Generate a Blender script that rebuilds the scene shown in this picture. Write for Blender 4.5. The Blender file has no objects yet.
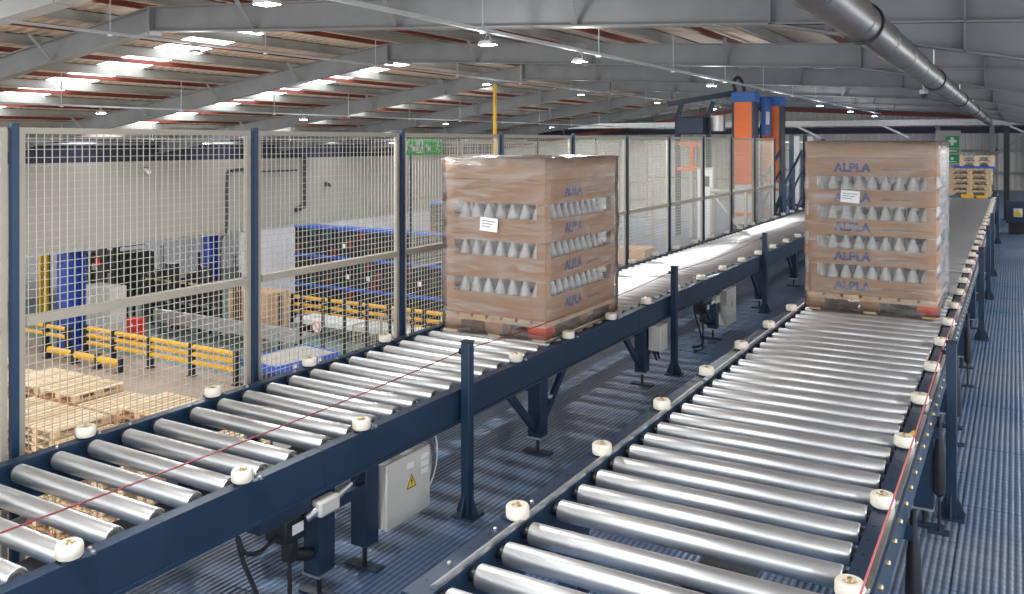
import bpy, bmesh, math, random
from mathutils import Vector, Matrix
random.seed(7)
R = math.radians
SC = bpy.context.scene
COL = SC.collection
P = 4.85            # top of the steel platform above the hall floor
EYE = 7.0           # camera height

# ------------------------------------------------------------------ camera
cd = bpy.data.cameras.new('camera')
cam = bpy.data.objects.new('camera', cd); COL.objects.link(cam)
cam.location = (0, 0, EYE)
cam.rotation_euler = (R(90), 0, R(30.15))
cd.sensor_width = 36; cd.lens = 36 * 866 / 1024
cd.shift_y = -155 / 1024
cd.clip_end = 300; cd.clip_start = 0.05
SC.camera = cam
# ------------------------------------------------------------------ world: overcast daylight entering the open sides of the hall
W = bpy.data.worlds.new('world'); SC.world = W; W.use_nodes = True
bg = W.node_tree.nodes['Background']
bg.inputs[0].default_value = (0.93, 0.97, 1.0, 1); bg.inputs[1].default_value = 1.45
LAMP_W = 52
SKYLIGHT = 3.2
SC.view_settings.view_transform = 'Standard'; SC.view_settings.look = 'None'
SC.view_settings.exposure = 0.85; SC.view_settings.gamma = 1
SC.view_settings.use_curve_mapping = False

# ------------------------------------------------------------------ materials
MATS = {}
def mat(name, col, rough=0.5, metal=0.0, var=0.12, vscale=6.0, bump=0.0, bscale=60.0, spec=0.5, rvar=0.1):
    if name in MATS: return MATS[name]
    m = bpy.data.materials.new(name); m.use_nodes = True
    nt = m.node_tree; N = nt.nodes; L = nt.links
    b = N['Principled BSDF']
    b.inputs['Metallic'].default_value = metal
    b.inputs['Specular IOR Level'].default_value = spec
    tc = N.new('ShaderNodeTexCoord')
    n = N.new('ShaderNodeTexNoise'); n.inputs['Scale'].default_value = vscale; n.inputs['Detail'].default_value = 4
    L.new(tc.outputs['Object'], n.inputs['Vector'])
    r = N.new('ShaderNodeValToRGB')
    lo = [max(0, c * (1 - var)) for c in col]; hi = [min(1, c * (1 + var)) for c in col]
    r.color_ramp.elements[0].position = 0.3; r.color_ramp.elements[1].position = 0.7
    r.color_ramp.elements[0].color = (*lo, 1); r.color_ramp.elements[1].color = (*hi, 1)
    L.new(n.outputs['Fac'], r.inputs['Fac']); L.new(r.outputs['Color'], b.inputs['Base Color'])
    mr = N.new('ShaderNodeMapRange'); mr.inputs['To Min'].default_value = max(0.02, rough - rvar); mr.inputs['To Max'].default_value = min(1, rough + rvar)
    L.new(n.outputs['Fac'], mr.inputs['Value']); L.new(mr.outputs['Result'], b.inputs['Roughness'])
    if bump:
        n2 = N.new('ShaderNodeTexNoise'); n2.inputs['Scale'].default_value = bscale
        L.new(tc.outputs['Object'], n2.inputs['Vector'])
        bp = N.new('ShaderNodeBump'); bp.inputs['Strength'].default_value = bump; bp.inputs['Distance'].default_value = 0.01
        L.new(n2.outputs['Fac'], bp.inputs['Height']); L.new(bp.outputs['Normal'], b.inputs['Normal'])
    MATS[name] = m
    return m
navy = mat('navy_paint', (0.0115, 0.031, 0.068), 0.38, 0, 0.15, 3)
navy_dk = mat('dark_navy_paint', (0.012, 0.028, 0.06), 0.45, 0, 0.15, 3)
fence_blue = mat('fence_post_blue', (0.010, 0.036, 0.088), 0.4, 0, 0.1, 3)
black = mat('black_plastic', (0.012, 0.013, 0.016), 0.45)
rubber = mat('cable_rubber', (0.02, 0.02, 0.025), 0.6)
steel = mat('roller_steel', (0.66, 0.67, 0.68), 0.40, 0.9, 0.03, 5, rvar=0.04)
zinc = mat('zinc_steel', (0.62, 0.63, 0.64), 0.35, 1.0, 0.08, 20)
brass = mat('passivated_bolt', (0.62, 0.50, 0.30), 0.4, 0.9, 0.15, 30)
nylon = mat('nylon_white', (0.80, 0.75, 0.64), 0.5, 0, 0.08, 12)
beige = mat('fence_beige', (0.37, 0.335, 0.28), 0.5, 0, 0.06, 4)
wiremat = mat('fence_wire', (0.47, 0.445, 0.39), 0.5, 0, 0.05, 4)
boxgrey = mat('cabinet_grey', (0.60, 0.58, 0.54), 0.45, 0, 0.04, 3)
rafter_grey = mat('rafter_grey', (0.245, 0.258, 0.27), 0.55, 0, 0.14, 1.5)
purlin_grey = mat('purlin_grey', (0.36, 0.36, 0.34), 0.5, 0.2, 0.12, 2)
purlin_red = mat('purlin_red_oxide', (0.17, 0.032, 0.022), 0.5, 0, 0.15, 2)
sheet_m = mat('roof_sheet_cream', (0.74, 0.63, 0.53), 0.55, 0, 0.08, 0.8)
galv = mat('galvanised', (0.50, 0.50, 0.50), 0.4, 0.7, 0.12, 5)
duct_m = mat('flue_steel', (0.20, 0.183, 0.17), 0.38, 0.75, 0.15, 4)
tray_m = mat('cable_tray_white', (0.48, 0.515, 0.525), 0.45, 0.2, 0.05, 4)
white_m = mat('white_paint', (0.78, 0.78, 0.77), 0.5, 0, 0.04, 2)
wall_m = mat('wall_cladding_beige', (0.40, 0.375, 0.335), 0.6, 0, 0.05, 0.5)
wall_far_m = mat('wall_cladding_grey', (0.60, 0.585, 0.56), 0.6, 0, 0.06, 0.6)
wall_white = mat('wall_white_lilac', (0.70, 0.67, 0.72), 0.6, 0, 0.04, 0.6)
dark_band = mat('dark_blue_cladding', (0.02, 0.024, 0.05), 0.6, 0, 0.2, 1)
concrete = mat('concrete_floor', (0.37, 0.295, 0.235), 0.55, 0, 0.14, 0.7, 0.15, 30)
teal_floor = mat('teal_painted_floor', (0.17, 0.24, 0.22), 0.5, 0, 0.12, 1.2)
yellow = mat('safety_yellow', (0.90, 0.48, 0.02), 0.4, 0, 0.06, 4)
yellow_p = mat('yellow_pipe', (0.75, 0.45, 0.03), 0.45, 0, 0.06, 4)
blue_col = mat('column_blue', (0.025, 0.075, 0.36), 0.4, 0, 0.1, 2)
blue_pl = mat('blue_plastic', (0.03, 0.12, 0.55), 0.4, 0, 0.1, 5)
blue_mc = mat('machine_blue', (0.02, 0.12, 0.42), 0.4, 0, 0.08, 4)
orange = mat('machine_orange', (0.95, 0.19, 0.025), 0.4, 0, 0.05, 4)
red_m = mat('red_paint', (0.65, 0.03, 0.02), 0.4, 0, 0.1, 6)
red_blk = mat('pallet_block_red', (0.80, 0.11, 0.03), 0.6, 0, 0.12, 14)
cord_red = mat('cord_red', (0.20, 0.012, 0.022), 0.45, 0, 0.05, 5)
cord_pink = mat('cord_pink', (0.60, 0.15, 0.16), 0.45, 0, 0.05, 5)
wood = mat('pallet_wood', (0.66, 0.47, 0.28), 0.75, 0, 0.25, 7, 0.2, 40)
wood2 = mat('pallet_wood_pale', (0.76, 0.60, 0.41), 0.75, 0, 0.22, 7, 0.2, 40)
wood3 = mat('pallet_wood_brown', (0.50, 0.27, 0.12), 0.75, 0, 0.25, 7, 0.2, 40)
card = mat('cardboard', (0.46, 0.255, 0.13), 0.7, 0, 0.07, 5)
card2 = mat('cardboard_pale', (0.52, 0.32, 0.185), 0.7, 0, 0.07, 5)
ink_blue = mat('print_blue', (0.045, 0.065, 0.26), 0.6)
ink_dark = mat('print_dark', (0.16, 0.11, 0.12), 0.6)
bottle_m = mat('bottle_white', (0.82, 0.83, 0.84), 0.3, 0, 0.03, 8)
paper = mat('label_paper', (0.85, 0.85, 0.86), 0.6, 0, 0.03, 5)
green = mat('sign_green', (0.0, 0.30, 0.085), 0.4, 0, 0.05, 4)
green_lt = mat('exit_sign_green', (0.02, 0.48, 0.10), 0.4, 0, 0.05, 4)
warn_y = mat('warning_yellow', (0.95, 0.62, 0.02), 0.4, 0, 0.03, 4)
dark_mc = mat('dark_machine_grey', (0.055, 0.055, 0.06), 0.5, 0, 0.3, 4)
dark_crate = mat('dark_crate', (0.018, 0.018, 0.025), 0.5, 0, 0.3, 6)
crate_r = mat('crate_red', (0.16, 0.025, 0.02), 0.5); crate_g = mat('crate_green', (0.02, 0.09, 0.05), 0.5)
grey_pl = mat('grey_sheet', (0.42, 0.40, 0.37), 0.6, 0, 0.1, 4)

def emis(name, col, s):
    m = bpy.data.materials.new(name); m.use_nodes = True
    nt = m.node_tree; b = nt.nodes['Principled BSDF']
    b.inputs['Base Color'].default_value = (0.8, 0.8, 0.8, 1)
    b.inputs['Emission Color'].default_value = (*col, 1); b.inputs['Emission Strength'].default_value = s
    MATS[name] = m; return m
sky_pan = emis('skylight_sheet', (0.93, 0.98, 1.0), SKYLIGHT)
led = emis('led_lens', (1, 0.98, 0.95), 28)

def floor_material():
    m = bpy.data.materials.new('ribbed_steel_deck'); m.use_nodes = True
    nt = m.node_tree; N = nt.nodes; L = nt.links; b = N['Principled BSDF']
    b.inputs['Metallic'].default_value = 0.2
    tc = N.new('ShaderNodeTexCoord'); geo = N.new('ShaderNodeNewGeometry')
    def wave(axis, period):
        w = N.new('ShaderNodeTexWave'); w.wave_type = 'BANDS'; w.bands_direction = axis
        w.inputs['Scale'].default_value = 2 * math.pi / (20 * period); L.new(geo.outputs['Position'], w.inputs['Vector']); return w
    a = wave('X', 0.034); c = wave('Y', 0.062)
    mx = N.new('ShaderNodeMath'); mx.operation = 'MULTIPLY'; L.new(a.outputs['Fac'], mx.inputs[0])
    ad = N.new('ShaderNodeMapRange'); ad.inputs['To Min'].default_value = 0.68; ad.inputs['To Max'].default_value = 1
    L.new(c.outputs['Fac'], ad.inputs['Value']); L.new(ad.outputs['Result'], mx.inputs[1])
    n = N.new('ShaderNodeTexNoise'); n.inputs['Scale'].default_value = 0.9; n.inputs['Detail'].default_value = 5
    L.new(geo.outputs['Position'], n.inputs['Vector'])
    r = N.new('ShaderNodeValToRGB'); e = r.color_ramp.elements
    e[0].position = 0.32; e[0].color = (0.058, 0.145, 0.30, 1); e[1].position = 0.72; e[1].color = (0.20, 0.25, 0.345, 1)
    L.new(n.outputs['Fac'], r.inputs['Fac'])
    mixc = N.new('ShaderNodeMix'); mixc.data_type = 'RGBA'; mixc.blend_type = 'MULTIPLY'; mixc.inputs[0].default_value = 1
    rr = N.new('ShaderNodeValToRGB'); rr.color_ramp.elements[0].position = 0.1; rr.color_ramp.elements[0].color = (0.42, 0.42, 0.45, 1); rr.color_ramp.elements[1].position = 0.6
    L.new(mx.outputs[0], rr.inputs['Fac']); L.new(r.outputs['Color'], mixc.inputs[6]); L.new(rr.outputs['Color'], mixc.inputs[7])
    L.new(mixc.outputs[2], b.inputs['Base Color'])
    mr = N.new('ShaderNodeMapRange'); mr.inputs['To Min'].default_value = 0.25; mr.inputs['To Max'].default_value = 0.5
    L.new(n.outputs['Fac'], mr.inputs['Value']); L.new(mr.outputs['Result'], b.inputs['Roughness'])
    bp = N.new('ShaderNodeBump'); bp.inputs['Strength'].default_value = 0.6; bp.inputs['Distance'].default_value = 0.006
    L.new(mx.outputs[0], bp.inputs['Height']); L.new(bp.outputs['Normal'], b.inputs['Normal'])
    return m
deck_m = floor_material()

def film_material():
    m = bpy.data.materials.new('stretch_film'); m.use_nodes = True
    nt = m.node_tree; N = nt.nodes; L = nt.links
    N.remove(N['Principled BSDF']); out = N['Material Output']
    tr = N.new('ShaderNodeBsdfTransparent'); tr.inputs[0].default_value = (0.97, 0.965, 0.96, 1)
    gl = N.new('ShaderNodeBsdfGlossy'); gl.inputs['Roughness'].default_value = 0.16; gl.inputs[0].default_value = (0.95, 0.95, 0.97, 1)
    df = N.new('ShaderNodeBsdfDiffuse'); df.inputs[0].default_value = (0.78, 0.765, 0.76, 1)
    tc = N.new('ShaderNodeTexCoord'); mp = N.new('ShaderNodeMapping'); mp.inputs['Scale'].default_value = (1.2, 1.2, 7)
    n = N.new('ShaderNodeTexNoise'); n.inputs['Scale'].default_value = 3.2; n.inputs['Detail'].default_value = 5; n.inputs['Distortion'].default_value = 0.8
    L.new(tc.outputs['Object'], mp.inputs['Vector']); L.new(mp.outputs['Vector'], n.inputs['Vector'])
    bp = N.new('ShaderNodeBump'); bp.inputs['Strength'].default_value = 0.55; bp.inputs['Distance'].default_value = 0.03
    L.new(n.outputs['Fac'], bp.inputs['Height']); L.new(bp.outputs['Normal'], gl.inputs['Normal'])
    m1 = N.new('ShaderNodeMixShader'); m2 = N.new('ShaderNodeMixShader')
    r1 = N.new('ShaderNodeMapRange'); r1.inputs['From Min'].default_value = 0.4; r1.inputs['From Max'].default_value = 0.75; r1.inputs['To Min'].default_value = 0.05; r1.inputs['To Max'].default_value = 0.32
    L.new(n.outputs['Fac'], r1.inputs['Value']); L.new(r1.outputs['Result'], m1.inputs[0])
    L.new(tr.outputs[0], m1.inputs[1]); L.new(df.outputs[0], m1.inputs[2])
    fr = N.new('ShaderNodeFresnel'); fr.inputs['IOR'].default_value = 1.45; L.new(bp.outputs['Normal'], fr.inputs['Normal'])
    L.new(fr.outputs[0], m2.inputs[0]); L.new(m1.outputs[0], m2.inputs[1]); L.new(gl.outputs[0], m2.inputs[2])
    L.new(m2.outputs[0], out.inputs['Surface'])
    return m
film_m = film_material()

# ------------------------------------------------------------------ helpers
def smooth_path(p, n=4):
    if len(p) < 4 or len(p) > 30: return p
    out = []
    for i in range(len(p) - 1):
        a, b, c, d = p[max(i - 1, 0)], p[i], p[i + 1], p[min(i + 2, len(p) - 1)]
        for k in range(n):
            t = k / n
            out.append(0.5 * ((2 * b) + (c - a) * t + (2 * a - 5 * b + 4 * c - d) * t * t + (3 * b - a - 3 * c + d) * t ** 3))
    return out + [p[-1]]
class MB:
    def __init__(s): s.v = []; s.f = []; s.mi = []; s.cur = 0
    def add(s, vs, fs):
        o = len(s.v); s.v += [tuple(p) for p in vs]
        for f in fs: s.f.append(tuple(i + o for i in f)); s.mi.append(s.cur)
        return s
    def box(s, x0, x1, y0, y1, z0, z1):
        return s.add([(x0, y0, z0), (x1, y0, z0), (x1, y1, z0), (x0, y1, z0), (x0, y0, z1), (x1, y0, z1), (x1, y1, z1), (x0, y1, z1)],
                     [(0, 3, 2, 1), (4, 5, 6, 7), (0, 1, 5, 4), (1, 2, 6, 5), (2, 3, 7, 6), (3, 0, 4, 7)])
    def cbox(s, c, d): return s.box(c[0] - d[0] / 2, c[0] + d[0] / 2, c[1] - d[1] / 2, c[1] + d[1] / 2, c[2] - d[2] / 2, c[2] + d[2] / 2)
    def bar(s, p0, p1, w, h, up=(0, 0, 1)):   # rectangular bar between two points
        p0, p1 = Vector(p0), Vector(p1); d = (p1 - p0).normalized(); up = Vector(up)
        if abs(d.dot(up)) > 0.98: up = Vector((0, 1, 0))
        r = d.cross(up).normalized() * (w / 2); u = r.cross(d).normalized() * (h / 2)
        vs = [p + a * r + b * u for p in (p0, p1) for a, b in ((-1, -1), (1, -1), (1, 1), (-1, 1))]
        return s.add(vs, [(0, 1, 2, 3), (7, 6, 5, 4), (0, 4, 5, 1), (1, 5, 6, 2), (2, 6, 7, 3), (3, 7, 4, 0)])
    def cyl(s, p0, p1, r, n=12, r2=None, caps=True):
        p0, p1 = Vector(p0), Vector(p1); d = (p1 - p0).normalized()
        a = d.orthogonal().normalized(); b = d.cross(a); r2 = r if r2 is None else r2
        vs = []
        for p, q in ((p0, r), (p1, r2)):
            vs += [p + a * (q * math.cos(2 * math.pi * k / n)) + b * (q * math.sin(2 * math.pi * k / n)) for k in range(n)]
        fs = [(k, (k + 1) % n, n + (k + 1) % n, n + k) for k in range(n)]
        if caps: fs += [tuple(range(n - 1, -1, -1)), tuple(range(n, 2 * n))]
        return s.add(vs, fs)
    def lathe(s, prof, o=(0, 0, 0), n=16, axis='z'):   # prof = [(r, h)]
        vs = []
        for r, h in prof:
            for k in range(n):
                c, q = r * math.cos(2 * math.pi * k / n), r * math.sin(2 * math.pi * k / n)
                p = (c, q, h) if axis == 'z' else ((h, c, q) if axis == 'x' else (q, h, c))
                vs.append((p[0] + o[0], p[1] + o[1], p[2] + o[2]))
        fs = []
        for i in range(len(prof) - 1):
            for k in range(n):
                fs.append((i * n + k, i * n + (k + 1) % n, (i + 1) * n + (k + 1) % n, (i + 1) * n + k))
        fs.append(tuple(range(n - 1, -1, -1))); m = (len(prof) - 1) * n
        fs.append(tuple(range(m, m + n)))
        return s.add(vs, fs)
    def prism(s, pts, a, b, axis='y'):   # polygon in the plane across axis, extruded a..b
        n = len(pts)
        def P3(p, t): return (p[0], t, p[1]) if axis == 'y' else ((t, p[0], p[1]) if axis == 'x' else (p[0], p[1], t))
        vs = [P3(p, a) for p in pts] + [P3(p, b) for p in pts]
        return s.add(vs, [tuple(range(n)), tuple(range(2 * n - 1, n - 1, -1))] + [(k, k + n, (k + 1) % n + n, (k + 1) % n) for k in range(n)])
    def tube(s, pts, r, n=8):
        pts = smooth_path([Vector(p) for p in pts])
        a = None; vs = []
        for i, p in enumerate(pts):
            d = (pts[min(i + 1, len(pts) - 1)] - pts[max(i - 1, 0)]).normalized()
            a = d.orthogonal().normalized() if a is None else (a - d * a.dot(d)).normalized()
            b = d.cross(a)
            vs += [p + a * (r * math.cos(2 * math.pi * k / n)) + b * (r * math.sin(2 * math.pi * k / n)) for k in range(n)]
        fs = [(i * n + k, i * n + (k + 1) % n, (i + 1) * n + (k + 1) % n, (i + 1) * n + k) for i in range(len(pts) - 1) for k in range(n)]
        m = (len(pts) - 1) * n
        fs += [tuple(range(n - 1, -1, -1)), tuple(range(m, m + n))]
        return s.add(vs, fs)
    def mesh(s, name, mats, smooth=True, fix=True):
        me = bpy.data.meshes.new(name); me.from_pydata(s.v, [], s.f)
        mats = mats if isinstance(mats, (list, tuple)) else [mats]
        for m in mats: me.materials.append(m)
        me.polygons.foreach_set('material_index', s.mi)
        if fix:
            bm = bmesh.new(); bm.from_mesh(me); bmesh.ops.recalc_face_normals(bm, faces=bm.faces); bm.to_mesh(me); bm.free()
        if smooth:
            me.shade_smooth(); me.set_sharp_from_angle(angle=R(38))
        me.update(); return me
    def build(s, name, mats, parent=None, loc=(0, 0, 0), rot=(0, 0, 0), bevel=0, **k):
        return inst(s.mesh(name, mats, **k), name, parent, loc, rot, bevel)
def inst(me, name, parent=None, loc=(0, 0, 0), rot=(0, 0, 0), bevel=0):
    o = bpy.data.objects.new(name, me); COL.objects.link(o); o.parent = parent; o.location = loc; o.rotation_euler = rot
    if bevel:
        b = o.modifiers.new('bevel', 'BEVEL'); b.width = bevel; b.segments = 2; b.limit_method = 'ANGLE'
    return o
def tag(o, label, cat=None, group=None, kind=None):
    o['label'] = label
    if cat: o['category'] = cat
    if group: o['group'] = group
    if kind: o['kind'] = kind
    return o
def thing(name, label, cat, loc=(0, 0, 0), rz=0, group=None):
    o = bpy.data.objects.new(name, None); COL.objects.link(o); o.location = loc; o.rotation_euler = (0, 0, rz); o.empty_display_size = 0.1
    return tag(o, label, cat, group)
def struct(name, label, loc=(0, 0, 0)):
    o = bpy.data.objects.new(name, None); COL.objects.link(o); o.location = loc; o['kind'] = 'structure'; o['label'] = label; return o
def copy_tree(o, parent=None):
    c = o.copy(); COL.objects.link(c); c.parent = parent
    for ch in o.children: copy_tree(ch, c)
    return c
def text_mesh(txt, size, m, bold=0.0):
    cu = bpy.data.curves.new('lettering', 'FONT'); cu.body = txt; cu.size = size; cu.align_x = 'CENTER'; cu.align_y = 'CENTER'
    cu.extrude = 0.0006; cu.offset = bold; cu.resolution_u = 3
    ob = bpy.data.objects.new('lettering', cu); COL.objects.link(ob)
    bpy.context.view_layer.update()
    me = bpy.data.meshes.new_from_object(ob.evaluated_get(bpy.context.evaluated_depsgraph_get()))
    bpy.data.objects.remove(ob); bpy.data.curves.remove(cu)
    me.materials.clear(); me.materials.append(m); return me
ORD = ['first', 'second', 'third', 'fourth', 'fifth', 'sixth', 'seventh', 'eighth', 'ninth', 'tenth', 'eleventh', 'twelfth', 'thirteenth', 'fourteenth']

# ================================================================== BUILDING
GY1 = 45.0
RIDGE = -11.85
def bot(x):   # underside of the rafters
    if x <= RIDGE: return 8.75 - 0.14 * (RIDGE - x)
    return 8.75 - 0.0565 * (x - RIDGE)
def haunch(x): return bot(x) if x <= -2.17 else bot(-2.17) - 0.21 * (x + 2.17)
DEPTH = 0.40; XL, XR = -28.0, 5.5
ground = struct('floor', 'bare concrete floor of the hall far below the platform')
MB().box(-46, 12, -12, 46, -0.2, 0).build('concrete_slab', concrete, ground)
MB().box(-37.5, -18.5, 18.2, 44, 0.0, 0.006).build('painted_area', teal_floor, ground)

# ---- ceiling: corrugated sheets, skylights and purlins
ceil = struct('ceiling', 'cream corrugated roof sheets with skylight strips on purlins')
def corr(x0, x1, length, off):
    mb = MB(); n = max(1, round(length / 0.25)); p = length / n
    prof = []
    for k in range(n):
        prof += [(k * p, 0), (k * p + p * .3, 0), (k * p + p * .4, .035), (k * p + p * .9, .035)]
    prof.append((length, 0))
    vs = []
    for y, h in prof: vs += [(x0, y, bot(x0) + off + h), (x1, y, bot(x1) + off + h)]
    return mb.add(vs, [(2 * i, 2 * i + 1, 2 * i + 3, 2 * i + 2) for i in range(len(prof) - 1)])
SO = DEPTH + 0.21
frames = [3.07 + 6 * k for k in range(8)]
sl = corr(XL, RIDGE, 2.45, SO).mesh('roof_sheet', sheet_m, smooth=False)
slk_lo = corr(XL, RIDGE - 1.3, 1.1, SO).mesh('skylight_panel', sky_pan, smooth=False)
slk_hi = corr(RIDGE - 1.3, RIDGE, 1.1, SO).mesh('roof_sheet', sheet_m, smooth=False)
sr = corr(RIDGE, XR, 6.0, SO).mesh('roof_sheet', sheet_m, smooth=False)
for k in range(-1, 7):
    y = 3.07 + 6 * k
    inst(sl, 'roof_sheet', ceil, (0, y, 0)); inst(slk_lo, 'skylight_panel', ceil, (0, y + 2.45, 0)); inst(slk_hi, 'roof_sheet', ceil, (0, y + 2.45, 0))
    inst(sl, 'roof_sheet', ceil, (0, y + 3.55, 0)); inst(sr, 'roof_sheet', ceil, (0, y, 0))
cap = MB().prism([(RIDGE - .25, bot(RIDGE - .25) + SO + .03), (RIDGE, bot(RIDGE) + SO + .07), (RIDGE + .25, bot(RIDGE + .25) + SO + .03)], -2.9, 45.07)
cap.build('ridge_cap', sheet_m, ceil)
def purlin(x, red):
    z = bot(x) + DEPTH
    if red:
        return MB().box(x - .03, x + .03, -2.9, 45, z + .09, z + .17).box(x - .04, x + .04, -2.9, 45, z + .08, z + .092).build('purlin', purlin_red, ceil)
    return MB().box(x - .012, x + .012, -2.9, 45, z, z + .2).box(x - .012, x + .075, -2.9, 45, z, z + .014).box(x - .075, x + .012, -2.9, 45, z + .186, z + .2).build('purlin', purlin_grey, ceil)
i = 0; x = RIDGE - 0.45
while x > XL + .3:
    purlin(x, i % 2 == 0); x -= 0.92; i += 1
i = 0; x = RIDGE + 0.45
while x < XR - .3:
    purlin(x, i % 2 == 1); x += 0.98; i += 1

# ---- portal frames
def portal(Y, label):
    o = struct('roof_frame', label, (0, Y, 0))
    t = 0.008; fw = 0.10
    xs = [XL, RIDGE]
    w = MB().prism([(XL, bot(XL)), (RIDGE, bot(RIDGE)), (RIDGE, bot(RIDGE) + DEPTH), (XL, bot(XL) + DEPTH)], -t, t)
    w.build('rafter_web', rafter_grey, o, smooth=False)
    f = MB()
    for d in (0, DEPTH - .02):
        f.prism([(XL, bot(XL) + d), (RIDGE, bot(RIDGE) + d), (RIDGE, bot(RIDGE) + d + .02), (XL, bot(XL) + d + .02)], -fw, fw)
    f.build('rafter_flange', rafter_grey, o, smooth=False)
    r = MB().prism([(RIDGE, bot(RIDGE)), (-2.17, bot(-2.17)), (XR, haunch(XR)), (XR, bot(XR) + DEPTH), (RIDGE, bot(RIDGE) + DEPTH)], -t, t)
    r.build('rafter_web', rafter_grey, o, smooth=False)
    f = MB()
    f.prism([(RIDGE, bot(RIDGE)), (XR, bot(XR)), (XR, bot(XR) + .02), (RIDGE, bot(RIDGE) + .02)], -fw, fw)
    f.prism([(RIDGE, bot(RIDGE) + DEPTH - .02), (XR, bot(XR) + DEPTH - .02), (XR, bot(XR) + DEPTH), (RIDGE, bot(RIDGE) + DEPTH)], -fw, fw)
    f.build('rafter_flange', rafter_grey, o, smooth=False)
    MB().prism([(-2.17, bot(-2.17) - .005), (XR, haunch(XR)), (XR, haunch(XR) + .02), (-2.17, bot(-2.17) + .015)], -fw, fw).build('haunch_flange', rafter_grey, o, smooth=False)
    MB().box(RIDGE - .02, RIDGE + .02, -fw - .02, fw + .02, bot(RIDGE) - .05, bot(RIDGE) + DEPTH).build('apex_plate', rafter_grey, o, bevel=.004)
    for xs_ in (-2.17, -0.4, 1.8):
        MB().box(xs_ - .008, xs_ + .008, -fw, fw, haunch(xs_), bot(xs_) + DEPTH).build('stiffener', rafter_grey, o)
    for x in (-25.3, -22.6, -19.9, -17.2, -14.5, -9.6, -7.0, -4.4, -1.6):
        s = MB().bar((x, -.06, haunch(x) + .03), (x + .14, -.55, bot(x) + DEPTH + .04), .07, .012)
        s.bar((x, .06, haunch(x) + .03), (x + .14, .55, bot(x) + DEPTH + .04), .07, .012)
        s.build('fly_brace', rafter_grey, o)
    MB().box(XR - .25, XR + .25, -.1, .1, 0, bot(XR) + DEPTH).build('column', rafter_grey, o)
for k, Y in enumerate(frames):
    portal(Y, 'grey steel portal frame spanning the roof, %s from the camera' % ORD[k])

# ---- far gable wall
wf = struct('wall_far', 'grey vertical corrugated cladding of the far gable wall')
mb = MB(); n = 130; p = (XR - XL) / n; prof = []
for k in range(n):
    prof += [(XL + k * p, 0), (XL + k * p + p * .5, 0), (XL + k * p + p * .6, .04), (XL + k * p + p * .9, .04)]
vs = []
for x, h in prof: vs += [(x, GY1 + .1 + h, 0), (x, GY1 + .1 + h, bot(x) + SO + .05)]
mb.add(vs, [(2 * i, 2 * i + 2, 2 * i + 3, 2 * i + 1) for i in range(len(prof) - 1)]).build('cladding', wall_far_m, wf, smooth=False)
for z in (5.6, 6.6, 7.5): MB().box(-13, XR, GY1 - .12, GY1 + .08, z - .05, z + .05).build('cladding_rail', rafter_grey, wf)
rb = MB()
for x0, x1 in ((XL, RIDGE), (RIDGE, XR)):
    rb.bar((x0, GY1 - .35, bot(x0) - .02), (x1, GY1 - .35, bot(x1) - .02), .12, .18)
rb.build('gable_beam', purlin_red, wf)
MB().box(-28, XR, GY1 - 1.6, GY1 - 1.2, 7.75, 8.02).build('gable_truss_chord', galv, wf)
MB().box(-28, XR, GY1 - .2, GY1 - .1, 7.4, 7.7).build('dark_upper_band', dark_band, wf)
dg = MB()
for x in (-8.5, -4.6, 0.4):
    dg.bar((x - 1.2, GY1 - 1.4, 8.0), (x + .4, GY1 - 1.4, 7.2), .09, .09)
dg.build('diagonal_brace', galv, wf)
MB().bar((-2.6, GY1 - .3, 4.9), (1.0, GY1 - .3, 7.9), .12, .12).build('wall_brace', rafter_grey, wf)
for x in (-3.1, -0.9, 0.55):
    MB().box(x - .1, x + .1, GY1 - .3, GY1 - .05, 0, 7.7).build('wall_column', rafter_grey, wf)

# ---- left wall: hanging beige panel above a long opening, dark band with pipe over it
wl = struct('wall_left', 'beige panel wall hanging over the long opening to the next hall')
y = 6.0; k = 0
while y < 44.9:
    MB().box(-27.35, -27.2, y + .006, min(y + 3, 45) - .006, 3.42, 6.31).build('wall_panel', wall_m, wl); y += 3
MB().box(-27.4, -27.32, 6, 45, 3.42, 6.31).build('panel_backing', wall_m, wl)
MB().box(-27.45, -27.17, 6, 45, 3.34, 3.42).build('bottom_trim', galv, wl)
MB().box(-27.6, -27.3, 6, 45, 6.31, 7.6).build('dark_upper_band', dark_band, wl)
MB().cyl((-27.15, 6, 6.93), (-27.15, 45, 6.93), .05, 10).build('wall_pipe', galv, wl)
MB().box(-27.32, -27.22, 24.9, 45, 0, 3.42).build('lower_wall_panel', wall_white, wl)
wb = struct('wall_back', 'white lilac wall of the hall beyond the opening')
MB().box(-38.3, -38, 2, 46, 0, 6.0).build('white_wall', wall_white, wb)
MB().box(-38.3, -27.6, 6, 46, 5.6, 5.75).build('low_ceiling', wall_far_m, wb)

# ---- steel platform
pf = struct('floor_platform', 'blue grey ribbed steel deck of the raised platform')
MB().box(-4.28, 4.6, -2.5, 44.5, P - .22, P - .012).build('deck_substrate', navy_dk, pf)
MB().box(-9.6, -4.3, 13.9, 44.5, P - .22, P).build('machine_deck', deck_m, pf)
pm = MB().box(.003, .997, .003, 1.127, -.03, 0).mesh('deck_panel', deck_m, smooth=False)
for ix in range(7):
    for iy in range(27):
        inst(pm, 'deck_panel', pf, (-4.27 + ix, -1.0 + 1.13 * iy + (0.56 if ix % 2 else 0), P))
MB().box(-4.27, 4.5, 30.1, 44.5, P - .03, P).build('far_deck', deck_m, pf)
MB().box(2.73, 4.6, -2.5, 30.1, P - .03, P).build('side_deck', deck_m, pf)
MB().box(-4.27, 2.73, -2.5, -1.02, P - .03, P).build('near_deck', deck_m, pf)
MB().box(-4.36, -4.28, -2.5, 13.9, P - .42, P + .02).build('edge_beam', navy_dk, pf)
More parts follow.
